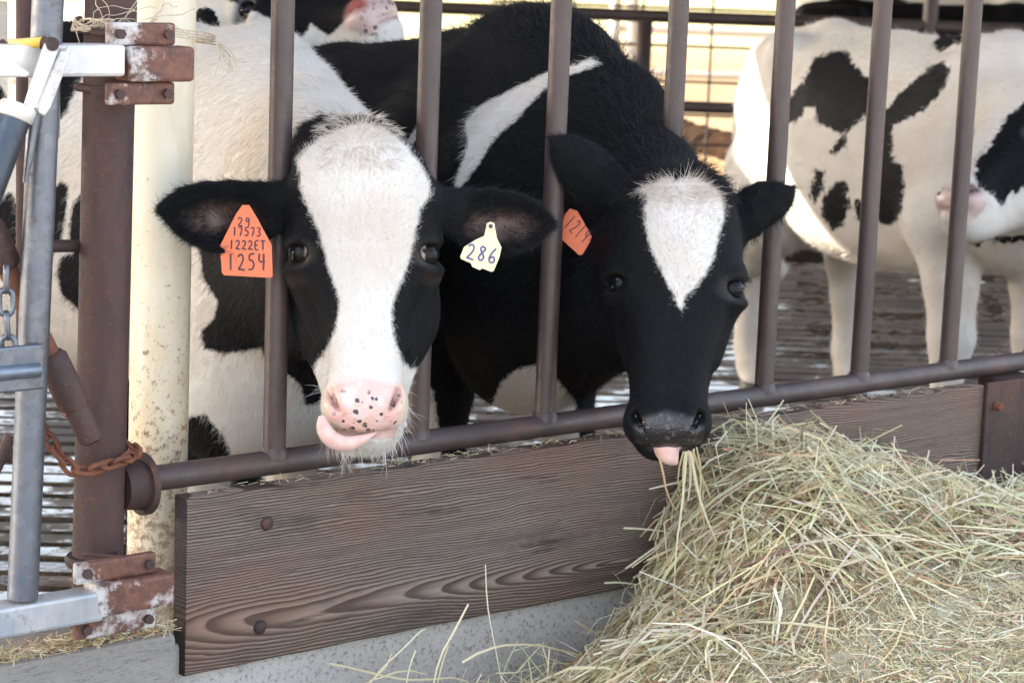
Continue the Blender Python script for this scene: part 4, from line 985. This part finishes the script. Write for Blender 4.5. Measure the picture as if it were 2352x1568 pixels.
    bw = patches(V, [stripe, [(1098, 1010), (1132, 925), (1150, 880), (1190, 846), (1235, 838), (1262, 850), (1290, 885), (1322, 920), (1335, 1060), (1060, 1200), (1090, 1100)], [(960, 860), (996, 900), (1010, 1000), (1018, 1120), (940, 1120)],
                     [(925, 340), (958, 290), (962, 310), (940, 350)]])
    coat = -np.where(head, np.where(q[:, 2] > -210, cw, -.3), bw); coat[ear] = .05
    tint = np.zeros((len(V), 4))
    pad = [(1456, 975), (1480, 950), (1533, 935), (1590, 950), (1618, 975), (1612, 1015), (1575, 1034), (1490, 1030), (1460, 1010)]
    comp(tint, head * (q[:, 2] > 40) * sm(polysd(q[:, :2], pad), -4, 10), (.012, .011, .013))
    for sx in (-1, 1):
        rx = (q[:, 0] - 1535 - sx * 62) + sx * .4 * (q[:, 1] - 964); e = np.hypot(rx / 12, (q[:, 1] - 964) / 32); comp(tint, head * (q[:, 2] > 30) * sm(e, 1.0, .6), (.004, .003, .003))
    for ex, ey in ((1412, 650), (1692, 662)):
        e = np.hypot((q[:, 0] - ex) / 40, (q[:, 1] - ey) / 27); comp(tint, head * sm(e, 1.4, .9) * .35, (.006, .005, .005))
    np_mesh('body', V, F, M['coat_nose'], root, {'coat': coat, 'tint': tint, 'spots': head * (q[:, 2] > 40) * sm(polysd(q[:, :2], pad), -4, 10)}, og)
    eyeball(root, H, (1424, 650, -72), 30, (-.62, .05, .78), (.008, .006, .006)); eyeball(root, H, (1681, 662, -72), 30, (.66, .05, .75), (.008, .006, .006))
    T = lambda *a: H.Wd(a)
    o = MB().tube([T(1535, 1010, 60), T(1532, 1030, 72), T(1539, 1042, 78), T(1549, 1054, 80), T(1555, 1060, 78)], [34 * m, 32 * m, 25 * m, 15 * m, 4 * m], 18).build('tongue', M['tongue'], root)
    o.modifiers.new('subdiv', 'SUBSURF').levels = 1
    def flow(P, n):
        l = H.L(P); isH = (s.at(P, ('h',)) < s.at(P, ('b', 'n'))) & (l[:, 2] > -300); wx = l[:, 0] - 1556
        f1 = np.stack([wx * .6, np.interp(l[:, 1], [440, 520, 620, 800, 900], [50., -40., -20., 45., 70.]), -40 + 0 * wx], 1); f1 /= np.linalg.norm(f1, axis=1)[:, None]
        f1 = f1 @ H.M.T; f = np.where(isH[:, None], f1, np.array([-.1, .6, -.8])); er = s.at(P, ('ear',)) < .012
        fe = np.stack([np.sign(wx), -.7 + 0 * wx, 0 * wx], 1) @ H.M.T; f[er] = fe[er]; return f
    cream = sm(q[:, 1], 560, 430) * head * .45 + .05 + np.clip((vnoise(V, 9) - .5), 0, .4) * (~head)
    hide_hair(root, V, F, N, coat, tint, 100000, flow, lambda P: np.where(s.at(P, ('ear',)) < .012, .014, np.interp(H.L(P)[:, 1], [400, 520, 900, 1000], [.014, .009, .006, .005])), w=np.where(head | ear, 1.0, 0), cream=cream, lift=.17, rad=.00026)
    hide_hair(root, V, F, N, coat, tint, 70000, flow, lambda P: np.full(len(P), .024), w=np.where(head | ear, 0, 1.0), cream=cream, lift=.26, rad=.00036)
    P, nn, I = sample(V, F, N, 1500, (head & (q[:, 1] < 450) & (N @ -fw > -.4)).astype(float)); l = H.L(P)
    fl = np.stack([(l[:, 0] - 1560) / 60, np.where(l[:, 1] < 420, -.4, .5), 0 * l[:, 0]], 1) @ H.M.T
    hair(root, 'poll_hair', P, nn, fl, .036, np.where((polysd(l[:, :2], blaze) > 3)[:, None], WHITE * .5 + CREAM * .5, BLACK * 1.5) * RNG.uniform(.75, 1.15, (len(P), 1)), .0004, .55, .35, 7, .22)
    P, nn, I = sample(V, F, N, 1500, (ear & (q[:, 2] < -120)).astype(float)); l = H.L(P)
    fl = np.stack([np.sign(l[:, 0] - 1556) * .3, .9 + 0 * l[:, 0], 0 * l[:, 0]], 1) @ H.M.T
    hair(root, 'ear_fringe', P, nn, fl, .030, np.tile(BLACK * 1.5, (len(P), 1)), .00035, .35, .35, 5, .08)
    # neck crest fringe, eyelashes
    P, nn, I = sample(V, F, N, 2600, ((N[:, 2] > .45) & (V[:, 1] < og[1] + .3) & ~head & ~ear & (V[:, 2] > 1.05) & (coat > .02)).astype(float))
    hair(root, 'crest_hair', P, nn, np.tile([.2, .9, .1], (len(P), 1)), .045, np.tile(BLACK * 1.4, (len(P), 1)), .0005, .9, .45, 6, .12)
    P, nn, I = sample(V, F, N, 60, (head & (np.hypot((q[:, 0] - 1704) / 20, (q[:, 1] - 640) / 10) < 1)).astype(float) + 1e-9)
    hair(root, 'eyelashes', P, nn, np.tile(H.Wv((.8, .25, 0)), (len(P), 1)), .026, np.tile(BLACK, (len(P), 1)), .0005, .7, .15, 5)
    c, sn = math.cos(.95), math.sin(.95)
    ear_tag(root, H, [(1288, 484), (1300, 470), (1318, 476), (1352, 536), (1352, 544), (1330, 580), (1322, 582), (1276, 540), (1273, 530)], M['tag_orange'], M['ink'],
            [('1214', 1284, 512, 11, 36, .72, 1.3, 6)], -190, (.05, -.05))
    return root
# ------------------------------------------------------------------ cow in the pen at the right, head turned to the side
def posed_head(nose, poll, z_hint, flip=1):
    """head frame from nose tip and poll; local y runs from poll (285) to muzzle (1010)"""
    nose = np.asarray(nose, float); poll = np.asarray(poll, float); y = nose - poll; Ln = np.linalg.norm(y); y /= Ln
    z = np.asarray(z_hint, float); z = z - y * (z @ y); z /= np.linalg.norm(z); x = np.cross(z, y)
    return Fr((nose + poll) / 2, np.stack([x, y, z], 1), Ln / 725.0, (836, 648, -30))
def generic_cow(label, og, back, S, nose, poll, zh, vox, polys, head_polys=(), legs=(1, 1, 1, 1), ears=True, pink=True, hair_n=0, black_base=False, neck_r=1.0, hind_dx=(0, 0), fore_dx=(0, 0), fat=.95, eye=True, headless=False, ear_black=True, lr=1.0, spotty=False):
    BFr = yaw_frame(og, back, S); root = empty('cow', og, label, 'cow', 'cows in the barn')
    s = Sdf(); cow_body(s, BFr, legs, hind_dx, fore_dx, fat, 0.0, lr); H = posed_head(nose, poll, zh); Wf = Fr((0, 0, 0), np.eye(3))
    cow_head(s, H)
    b = lambda *a: BFr.Wd(a); h = lambda *a: H.Wd(a); r = neck_r * S
    s.chain(Wf, [h(836, 400, -120), (h(836, 380, -260) * .6 + b(.1, 0, 1.25) * .4), b(.02, 0, 1.26)], [.09 * r, .11 * r, .16 * r], .10, grp='n')
    s.chain(Wf, [h(836, 520, -220), (h(836, 560, -300) * .5 + b(.12, 0, 1.05) * .5), b(.08, 0, 1.05)], [.11 * r, .15 * r, .22 * r], .10, grp='n')
    s.chain(Wf, [h(836, 650, -250), (h(836, 640, -320) * .5 + b(.18, 0, .9) * .5), b(.14, 0, .88)], [.09 * r, .12 * r, .17 * r], .10, grp='n')
    if ears:
        s.ear(H, (690, 470, -140), (430, 520, -150), 80, 9, (0, .2, 1), 20, .5); s.ear(H, (985, 470, -140), (1250, 520, -150), 78, 9, (0, .2, 1), -20, .5)
        s.rc(H, (735, 450, -120), (650, 470, -135), 60, 40, .03, grp='ear'); s.rc(H, (945, 455, -120), (1035, 480, -135), 58, 38, .03, grp='ear')
    V, F = s.mesh(vox); N = vnormals(V, F); q = H.L(V)
    dh = s.at(V, ('h',)); de = s.at(V, ('ear',)); db = s.at(V, ('b', 'n')); head = (dh < db) & (dh < .04); ear = (de < dh - .004) & (de < .03)
    c = patches(V, polys) if polys else np.full(len(V), -.3)
    ch = patches(V, head_polys) if head_polys else np.full(len(V), -.3)
    coat = np.where(head, ch, c)
    if ear_black: coat[ear] = .05
    if black_base: coat = np.where(head, coat, .05)
    tint = np.zeros((len(V), 4))
    pm = head * sm(q[:, 1], 890, 930) * (q[:, 2] > 0) * sm(q[:, 1], 1015, 995)
    comp(tint, pm, (.50, .36, .33) if pink else (.02, .02, .02))
    for sx in (-1, 1):
        e = np.hypot((q[:, 0] - 836 - sx * 68) / 24, (q[:, 1] - 918) / 34); comp(tint, head * (q[:, 2] > -10) * sm(e, 1.25, .6), (.30, .09, .08) if spotty else (.10, .05, .045))
        e = np.hypot((q[:, 0] - 836 - sx * 150) / 40, (q[:, 1] - 581) / 28); comp(tint, head * sm(e, 1.4, .8) * .8, (.03, .024, .024))
    low = sm(V[:, 2], .75, .25) * .35 * vnoise(V, 9); comp(tint, low * (coat < 0), (.42, .32, .22))
    np_mesh('body', V, F, M['coat_spot'] if spotty else M['coat_far'], root, {'coat': coat, 'tint': tint, 'spots': (pm * sm(q[:, 1], 935, 985)).astype(float) if spotty else np.zeros(len(V))}, og)
    if eye:
        eyeball(root, H, (694, 581, -58), 31, (-.8, .05, .6), (.2, .15, .13)); eyeball(root, H, (979, 584, -58), 31, (.8, .05, .6), (.2, .15, .13))
    for i, y in enumerate((1, -1)):
        for x, on in ((.045 + fore_dx[i], legs[i]), (-1.405 + hind_dx[i], legs[2 + i])):
            if on: MB().tube([BFr.Wd((x + .012, y * .165, .002)), BFr.Wd((x, y * .165, .055))], [.060 * S, .052 * S], 18).build('hoof', M['hoof'], root, bevel=.004)
    if hair_n:
        xb = BFr.Wv((-1, 0, -.4))
        def flow(P, n): return np.tile(xb, (len(P), 1))
        hide_hair(root, V, F, N, coat, tint, hair_n, flow, lambda P: np.full(len(P), .024), lift=.35, rad=.0006)
    return root, H, BFr, s

O = lambda pts: [(1588 + x * .5788, y * .5788) for x, y in pts]
C_PATCH = [O([(490, 230), (560, 205), (620, 205), (650, 260), (690, 310), (720, 300), (712, 440), (640, 510), (600, 535), (618, 555), (610, 590), (575, 610), (555, 605), (575, 570), (595, 535), (550, 510), (500, 490), (490, 430), (450, 425), (430, 470), (385, 500), (350, 490), (385, 390), (450, 320)]),
           O([(960, 255), (1010, 245), (1030, 290), (1000, 350), (920, 440), (860, 470), (800, 500), (800, 640), (845, 660), (838, 830), (815, 880), (790, 895), (745, 890), (740, 800), (740, 600), (770, 440), (850, 350)]),
           O([(490, 670), (530, 680), (520, 760), (490, 810), (470, 770)]), O([(570, 720), (620, 730), (628, 800), (600, 900), (560, 915), (520, 860), (520, 790)]), O([(655, 790), (690, 790), (690, 880), (655, 875)]),
           O([(985, 130), (1080, 140), (1090, 160), (1020, 190), (975, 205), (958, 190)]),
           O([(1085, 915), (1130, 995), (1180, 940), (1240, 965), (1320, 960), (1400, 970), (1400, 880), (1320, 900), (1200, 880), (1160, 885)])]
C_HEAD = [O([(1320, 410), (1250, 470), (1200, 560), (1140, 630), (1125, 680), (1140, 740), (1190, 770), (1230, 815), (1260, 775), (1310, 745), (1400, 765), (1480, 700), (1480, 420), (1400, 400)])]
def herd():
    # pen cow, seen from its side, head turned back over the fence line
    wt = at(2325, 98, 7.15); rp_ = at(1885, 150, 8.35); og = np.array([wt[0], wt[1], 0.0]); S = wt[2] / 1.405
    generic_cow('mostly white cow with black flank patches, standing side-on in the pen', og, (rp_ - wt)[:2], S,
                at(2205, 522, 6.72), at(2366, 180, 6.95), -.62 * rt + .40 * up - .55 * fw, .0085, C_PATCH, C_HEAD, hair_n=26000, fat=1.0, lr=1.28, hind_dx=(.20, .02))
    # cow resting its chin over the backs of the two feeders
    wt = at(390, 20, 6.9); og = np.array([wt[0], wt[1], 0.0])
    generic_cow('cow with pink spotted muzzle and white chin, standing behind the two feeding cows', og, (-.55, .83), wt[2] / 1.405,
                at(892, 98, 5.95), at(470, -85, 6.2), up * .95 - fw * .35, .0095,
                [[(545, 70), (590, 25), (628, 60), (600, 130)], [(300, -60), (420, -40), (430, 120), (300, 120)], [(640, -120), (860, -120), (850, 10), (800, 45), (755, 84), (715, 55), (690, 95), (660, 60), (620, -10)]],
                [[(400, -400), (866, -260), (864, -40), (850, 8), (800, 42), (755, 84), (715, 55), (690, 95), (660, 60), (500, -10)]], hair_n=9000, spotty=True)
    # two far cows behind the back rail
    wt = at(2330, -10, 16.6); og = np.array([wt[0], wt[1], 0.0]); f = rt[:2] / np.linalg.norm(rt[:2]); f3 = np.array([f[0], f[1], 0])
    pol = wt + f3 * .55 - (0, 0, .12)
    generic_cow('far white cow with black streaks, half hidden behind the back rail', og, -f + (0.02, .3), wt[2] / 1.405, pol + f3 * .30 - (0, 0, .42), pol, f3 * .8 + (0, 0, .6), .016,
                [[(1900, -12), (1945, 5), (1985, 38), (1960, 46), (1925, 22)], [(2035, -10), (2085, 4), (2116, 40), (2100, 60), (2065, 25)], [(1800, 120), (2050, 110), (2000, 300), (1800, 300)]], eye=False)
    wt = at(2330, 18, 15.6); og = np.array([wt[0], wt[1], 0.0]); pol = wt + f3 * .6 - (0, 0, .05)
    generic_cow('far black cow standing behind the back rail at the right edge', og, -f, wt[2] / 1.405, pol + f3 * .35 - (0, 0, .35), pol, f3 * .7 + (0, 0, .7), .016, [], [], black_base=True, eye=False, pink=False)

cow_white_face()
cow_black()
herd()

# ================================================================== behind the cows
def lane(name, x0, x1, y0, y1, z, amp, sc, mat, step):
    nx = int((x1 - x0) / step); ny = int((y1 - y0) / step)
    X, Y = np.meshgrid(np.linspace(x0, x1, nx), np.linspace(y0, y1, ny), indexing='ij'); P = np.stack([X.ravel(), Y.ravel(), 0 * X.ravel()], 1)
    P[:, 2] = z + amp * (vnoise(P, sc) - .5) + .4 * amp * (vnoise(P, sc * 3.1) - .5)
    i = np.arange(nx * ny).reshape(nx, ny); F = np.stack([i[:-1, :-1], i[1:, :-1], i[1:, 1:], i[:-1, 1:]], -1).reshape(-1, 4)
    o = np_mesh(name, P, F, mat, None, {}, np.zeros(3)); return tag(o, kind='structure')
lane('muck_lane', 0, 14, 4.75, 8.4, -.05, .10, 2.6, M['muck_shadow'], .06)
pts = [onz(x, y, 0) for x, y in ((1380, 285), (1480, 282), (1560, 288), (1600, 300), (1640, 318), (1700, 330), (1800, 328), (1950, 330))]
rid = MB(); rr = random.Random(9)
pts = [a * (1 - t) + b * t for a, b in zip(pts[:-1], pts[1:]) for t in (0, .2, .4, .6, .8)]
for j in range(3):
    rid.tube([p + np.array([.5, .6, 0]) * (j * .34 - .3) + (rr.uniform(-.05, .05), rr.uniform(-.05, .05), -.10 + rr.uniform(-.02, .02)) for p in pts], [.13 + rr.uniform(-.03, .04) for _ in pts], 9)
o = rid.build('shadow_bank', M['muck_shadow'], fix=False); tag(o, kind='structure')  # low dark bank built to stand in for a shadow band on the dirt

bf = empty('back_rail_fence', at(1480, 330, 15) * (1, 1, 0), 'brown pipe rail fence across the yard behind the cows', 'fence')
bd = np.array([.772, -.635, 0.0]); b0 = at(1482, 40, 15.0); b0 = np.array([b0[0], b0[1], 0])
for z, r in ((1.218, .043), (.625, .040)):
    MB().tube([b0 - bd * 9 + (0, 0, z), b0 + bd * 7 + (0, 0, z)], r, 14).build('rail', M['bar'], bf)
for t in (-6.2, -3.1, 0, 3.1, 6.2):
    w = .052; MB().tube([b0 + bd * t + (0, 0, -.14), b0 + bd * t + (0, 0, 1.19)], w, 16).build('post', M['rust_dark'], bf)
for t in (1.9, 2.75):
    MB().tube([b0 + bd * t + (0, 0, .9), b0 + bd * t + (0, 0, 1.75)], .05, 14).build('stub_post', M['bar'], bf)
D2 = 17.5
wp = empty('wire_panel', at(1600, 250, D2) * (1, 1, 0), 'thin wire cattle panel beyond the brown back rail', 'panel')
c0 = at(1480, 100, D2); c0 = np.array([c0[0], c0[1], 0])
for yy in (-60, 16, 103, 185, 262, 330): MB().tube([c0 + bd * -1.2 + (0, 0, at(1480, yy, D2)[2]), c0 + bd * 5 + (0, 0, at(1480, yy, D2)[2])], .013, 6).build('wire', M['bar'], wp)
for t in np.arange(-1.1, 5, .54): MB().tube([c0 + bd * t + (0, 0, -.1), c0 + bd * t + (0, 0, 1.75)], .011, 6).build('wire', M['bar'], wp)
D3 = 20.5
wg = empty('white_gate', at(1600, 250, D3) * (1, 1, 0), 'white painted tube gate standing in the sunlit yard', 'gate')
c0 = at(1410, 100, D3); c0 = np.array([c0[0], c0[1], 0])
for yy in (-40, 66, 166): MB().tube([c0 + (0, 0, at(1410, yy, D3)[2]), c0 + bd * 3.2 + (0, 0, at(1410, yy, D3)[2])], .035, 12).build('gate_tube', M['whitepaint'], wg)
for t in (0, .16, 3.2): MB().tube([c0 + bd * t + (0, 0, -.1), c0 + bd * t + (0, 0, 1.6)], .055, 12).build('gate_post', M['whitepaint'], wg)

# barn roof: two decks with an open slot between them; unseen, added for shade and to throw a sun strip on the pen cow
rf = empty('barn_shade_roof', (5, 2, 3.6), 'unseen sheet metal roof added to shade the barn, slotted for a sun strip', 'roof')
ZR = 3.6
for x in range(-9, 19, 2):
    MB().box((x, .3, ZR), (x + 2.0, 5.20, ZR + .02)).build('roof_sheet', M['roof'], rf)
    MB().box((x, 5.53, ZR), (x + 2.0, 12.6, ZR + .02)).build('roof_sheet', M['roof'], rf)  # rear deck added to shade the ground behind and bound the sun strip
for y in (.5, 2.4, 4.3, 6.6, 8.5, 12.4):
    MB().box((-9, y - .05, ZR - .16), (19, y + .05, ZR - .004)).build('purlin', M['rust_dark'], rf)

# ================================================================== hay
CP = np.array([(3.20, -.13, .625), (3.065, -.13, .53), (3.015, -.13, .36), (3.416, -.13, .60), (3.775, -.13, .475), (4.007, -.13, .405), (4.166, -.13, .40), (2.86, -.13, .235), (3.04, -.38, .515), (2.94, -.33, .41), (3.351, -.32, .535), (3.723, -.3, .455),
               (2.93, -.5, .38), (3.373, -.48, .445), (3.797, -.42, .425), (2.732, -.42, .35), (2.74, -.2, .20), (2.688, -.47, .315), (2.916, -.68, .335), (3.258, -.85, .32), (3.243, -.65, .39),
               (2.55, -.14, .10), (2.3, -.5, .12), (2.3, -.9, .16), (2.5, -1.3, .22), (3.2, -1.6, .26), (4.5, -1.2, .34), (4.8, -.15, .42), (5.3, -.6, .38), (5.3, -1.6, .3), (2.6, -1.9, .2), (2.0, -.2, .08), (1.8, -1.5, .08)])
def _tps(A, B):
    r = np.linalg.norm(A[:, None] - B[None], axis=2); return r * r * np.log(r + 1e-9)
nC = len(CP); K = np.zeros((nC + 3, nC + 3)); K[:nC, :nC] = _tps(CP[:, :2], CP[:, :2]) + np.eye(nC) * .004; K[:nC, nC] = 1; K[:nC, nC + 1:] = CP[:, :2]; K[nC, :nC] = 1; K[nC + 1:, :nC] = CP[:, :2].T
WT = np.linalg.solve(K, np.concatenate([CP[:, 2], np.zeros(3)]))
def hay_h(xy):
    xy = np.atleast_2d(xy); return _tps(xy, CP[:, :2]) @ WT[:nC] + WT[nC] + xy @ WT[nC + 1:]
hp = empty('hay_pile', (3.3, -.5, .13), kind='stuff'); hp['label'] = 'heap of loose dry hay piled against the board'
nx, ny = 190, 110
X, Y = np.meshgrid(np.linspace(2.2, 5.2, nx), np.linspace(-1.8, -.085, ny), indexing='ij'); P = np.stack([X.ravel(), Y.ravel(), np.zeros(nx * ny)], 1)
P[:, 2] = hay_h(P[:, :2]) - .012 + .03 * (vnoise(P * (1, 1, 0), 16) - .5) + .02 * (vnoise(P * (1, 1, 0), 42) - .5)
i = np.arange(nx * ny).reshape(nx, ny); F = np.stack([i[:-1, :-1], i[1:, :-1], i[1:, 1:], i[:-1, 1:]], -1).reshape(-1, 4)
o = np_mesh('hay_bed', P, F, M['hay_bed'], hp, {}, np.zeros(3)); o['kind'] = 'stuff'
PAL = np.array([(.56, .52, .31), (.66, .58, .37), (.50, .49, .27), (.40, .42, .20), (.58, .43, .25), (.36, .20, .10), (.74, .69, .52), (.55, .56, .38)]); PAL = (PAL * .95 + .05) * np.array([1.20, 1.14, 1.12])
def stalks(name, parent, base, direc, length, width, col, bend, rng, kind='stuff', seg=3):
    """flat folded stalks, one strip each: base point, direction, length, width"""
    n = len(base); d = direc / np.linalg.norm(direc, axis=1)[:, None]; up_ = np.tile([0, -.45, .9], (n, 1)) + rng.normal(0, .6, (n, 3))
    side = np.cross(d, up_); side /= np.linalg.norm(side, axis=1)[:, None] + 1e-9
    bv = rng.normal(0, 1, (n, 3)); bv -= d * (bv * d).sum(1)[:, None]; kink = rng.uniform(.25, .75, n)
    V = np.zeros((n, seg + 1, 2, 3))
    for k in range(seg + 1):
        t = k / seg; c = base + d * (length * (t - .5))[:, None] + bv * (bend * length * np.where(t < kink, t / kink, (1 - t) / (1 - kink)))[:, None]
        w = width * (1 - .55 * abs(t - .35)); V[:, k, 0] = c - side * (w / 2)[:, None]; V[:, k, 1] = c + side * (w / 2)[:, None]
    i = np.arange(n)[:, None] * (seg + 1) * 2 + np.arange(seg)[None] * 2
    F = np.stack([i, i + 1, i + 3, i + 2], -1).reshape(-1, 4)
    c4 = np.repeat(np.concatenate([col, np.ones((n, 1))], 1), (seg + 1) * 2, 0)
    o = np_mesh(name, V.reshape(-1, 3), F, M['hay'], parent, {'stalk_colour': c4}, np.zeros(3)); o['kind'] = kind; return o
def colours(n, rng, p):
    c = PAL[rng.choice(len(PAL), n, p=np.array(p) / sum(p))] * rng.uniform(.6, 1.2, (n, 1)); return np.clip(c + rng.normal(0, .02, (n, 3)), .01, .84)
rg = np.random.default_rng(21)
def scatter(n, x0, x1, y0, y1): return np.stack([rg.uniform(x0, x1, n), rg.uniform(y0, y1, n)], 1)
def front_edge(x): return np.interp(x, [2.5, 2.7, 2.93, 3.37, 3.8, 4.6], [-.30, -.42, -.50, -.48, -.42, -.36])
def lay(n, xy, len_lo, len_hi, w_lo, w_hi, up_sd, zoff, p, bend=.12, name='stalks', seg=3, up_mean=0.0):
    h = hay_h(xy); e = .01; gx = (hay_h(xy + (e, 0)) - h) / e; gy = (hay_h(xy + (0, e)) - h) / e
    th = rg.uniform(0, 2 * math.pi, len(xy)); d = np.stack([np.cos(th), np.sin(th) * .8, 0 * th], 1); d[:, 2] = np.clip(d[:, 0] * gx + d[:, 1] * gy, -1, 1) * .85 + rg.normal(up_mean, up_sd, len(xy))
    z = h + rg.uniform(*zoff, len(xy)); ln = len_lo + (len_hi - len_lo) * rg.random(len(xy)) ** 1.8
    ok = z > .12; base = np.stack([xy[:, 0], np.minimum(xy[:, 1], -.10), z], 1)[ok]
    d = d[ok]; ln = ln[ok]; dn = d / np.linalg.norm(d, axis=1)[:, None]
    over = base[:, 1] + np.abs(dn[:, 1]) * ln * .5 > -.075; base[over, 1] -= (np.abs(dn[:, 1]) * ln * .5)[over] * .9    # keep clear of the board
    k = len(base); cc = colours(k, rg, p); m = (vnoise(base * (1, 1, 0), 9) > .68) & (rg.random(k) < .22); cc[m] = np.array([.34, .23, .14]) * rg.uniform(.5, 1.3, (m.sum(), 1))     # brown clumps
    stalks(name, hp, base, d, ln, rg.uniform(w_lo, w_hi, k), cc, np.full(k, bend), rg, seg=seg)
xy = scatter(14000, 2.35, 4.7, -.75, -.09); t = front_edge(xy[:, 0]); keep = (xy[:, 1] > t + rg.normal(0, .05, len(xy))); lay(0, xy[keep], .05, .28, .0026, .0068, .20, (-.012, .030), (5, 5, 5, 3, 3, 2, 3, 4))
xy = scatter(900, 2.75, 4.5, -.40, -.10); lay(0, xy, .08, .24, .002, .0045, .5, (.0, .045), (5, 6, 3, 2, 2, 1, 5, 4), .16, up_mean=.25)
xy = scatter(90000, 2.4, 5.0, -1.7, -.12); lay(0, xy, .010, .05, .0014, .0036, .25, (-.006, .008), (5, 5, 3, 2, 5, 3, 5, 5), .1, seg=1, name='chaff')
xy = scatter(9000, 2.4, 5.0, -1.7, -.15); lay(0, xy, .03, .16, .0012, .0035, .12, (-.004, .010), (5, 5, 4, 3, 3, 2, 5, 5), .12)
xy = scatter(420, 2.75, 4.5, -.62, -.12); lay(0, xy, .18, .40, .003, .0055, .22, (.012, .045), (5, 8, 3, 1, 2, 0, 9, 7), .10, up_mean=.06, seg=5)
xy = scatter(260, 2.45, 2.85, -.35, -.10); lay(0, xy, .06, .2, .0015, .0035, .45, (-.02, .05), (5, 5, 5, 2, 2, 1, 4, 5), .2, up_mean=.2)

def blade(pts, y, w, col, parent, name='stalk'):
    P = [ony(px, py, yy) for (px, py), yy in zip(pts, y if hasattr(y, '__len__') else [y] * len(pts))]
    Q = [P[0]]
    for a, b in zip(P[:-1], P[1:]): Q += [a * .7 + b * .3, a * .3 + b * .7]
    Q.append(P[-1]); V = []; F = []
    for j, c in enumerate(Q):
        tt = j / (len(Q) - 1); d = Q[min(j + 1, len(Q) - 1)] - Q[max(j - 1, 0)]; s = np.cross(d, fw + np.array([.3, 0, .2])); s /= np.linalg.norm(s) + 1e-9
        ww = w * (1 - .6 * abs(tt - .3)); V += [c - s * ww / 2, c + s * ww / 2 + fw * .0006]
        if j: k = 2 * j; F.append((k - 2, k - 1, k + 1, k))
    V = np.array(V); c4 = np.tile([*col, 1.0], (len(V), 1))
    o = np_mesh(name, V, np.array(F), M['hay'], parent, {'stalk_colour': c4}, np.zeros(3)); return o
hw = empty('hay_wisp', ony(1580, 1050, -.25), 'wisp of pale hay stalks hanging from the mouth of the black cow', 'hay')
for pts, w, c in (([(1508, 1028), (1524, 1085), (1530, 1130), (1552, 1172)], .0045, 4), ([(1578, 1036), (1572, 1100), (1566, 1170), (1552, 1260), (1548, 1370)], .0045, 7), ([(1586, 1036), (1598, 1100), (1612, 1165), (1650, 1252)], .0055, 6), ([(1592, 1034), (1606, 1080), (1632, 1142)], .0045, 1),
                  ([(1582, 1034), (1588, 1095), (1580, 1150)], .005, 6), ([(1574, 1036), (1568, 1090), (1572, 1140), (1560, 1200)], .004, 1), ([(1594, 1030), (1592, 1085), (1600, 1130)], .005, 7), ([(1600, 1026), (1612, 1085), (1606, 1150), (1620, 1210)], .004, 2), ([(1570, 1036), (1556, 1088), (1560, 1130)], .0035, 2)):
    yy = np.linspace(float(at(1578, 1034, 4.10)[1]), -.30, len(pts)); blade(pts, yy, w, PAL[c] * 1.05, hw)
lh = empty('loose_hay', ony(1000, 1560, -.14), kind='stuff')
for pts, w, c in (([(1115, 1296), (1118, 1380), (1128, 1440), (1142, 1510), (1158, 1590)], .0022, 6), ([(1076, 1386), (1040, 1455), (1008, 1510), (992, 1590)], .004, 1), ([(978, 1444), (965, 1448), (925, 1490), (880, 1530), (840, 1580)], .003, 7), ([(1062, 1520), (1110, 1492), (1180, 1476), (1280, 1486), (1420, 1536)], .005, 1),
                  ([(955, 1492), (940, 1530), (930, 1590)], .003, 7), ([(756, 1522), (820, 1536), (900, 1556), (960, 1562), (1070, 1552), (1080, 1590)], .0045, 0), ([(1245, 1480), (1260, 1530), (1268, 1590)], .003, 6), ([(900, 1500), (880, 1545), (820, 1580)], .0025, 4), ([(1388, 1338), (1420, 1336), (1465, 1342)], .0045, 7), ([(1432, 1212), (1480, 1214), (1530, 1220)], .0045, 7),
                  ([(1030, 1480), (1010, 1540), (1000, 1600)], .003, 2), ([(860, 1560), (930, 1535), (980, 1548)], .003, 2), ([(1320, 1425), (1380, 1460), (1400, 1480)], .003, 4)):
    o = blade(pts, -.15, w, PAL[c], lh); o['kind'] = 'stuff'
n = 260; b = np.stack([rg.uniform(2.25, 2.75, n), rg.uniform(-.32, -.11, n), rg.uniform(.16, .27, n)], 1); b[:, 2] = np.interp(b[:, 0], [2.25, 2.75], [.20, .25]) + rg.normal(0, .022, n); d = rg.normal(0, 1, (n, 3)) * (1, .6, .55); stalks('stalks', lh, b, d, rg.uniform(.05, .17, n), rg.uniform(.0015, .003, n), colours(n, rg, (5, 5, 5, 2, 2, 1, 4, 5)), np.full(n, .2), rg)
# chaff lying on the kerb block and in the angle of the board
n = 2600; b = np.stack([rg.uniform(1.2, 1.93, n), rg.uniform(-.093, -.03, n), .444 + rg.random(n) ** 2 * .016], 1); d = rg.normal(0, 1, (n, 3)) * (1, 1, .3)
o = stalks('kerb_chaff', None, b, d, rg.uniform(.006, .03, n), rg.uniform(.001, .0026, n), colours(n, rg, (3, 4, 1, 1, 6, 4, 3, 2)), np.full(n, .1), rg, seg=1)
n = 500; b = np.stack([rg.uniform(2.0, 4.0, n), rg.uniform(-.066, -.032, n), .668 + rg.random(n) ** 2 * .006], 1); d = rg.normal(0, 1, (n, 3)) * (1, 1, .2)
o = stalks('board_chaff', None, b, d, rg.uniform(.005, .022, n), rg.uniform(.001, .002, n), colours(n, rg, (3, 4, 1, 1, 6, 4, 3, 2)), np.full(n, .1), rg, seg=1)
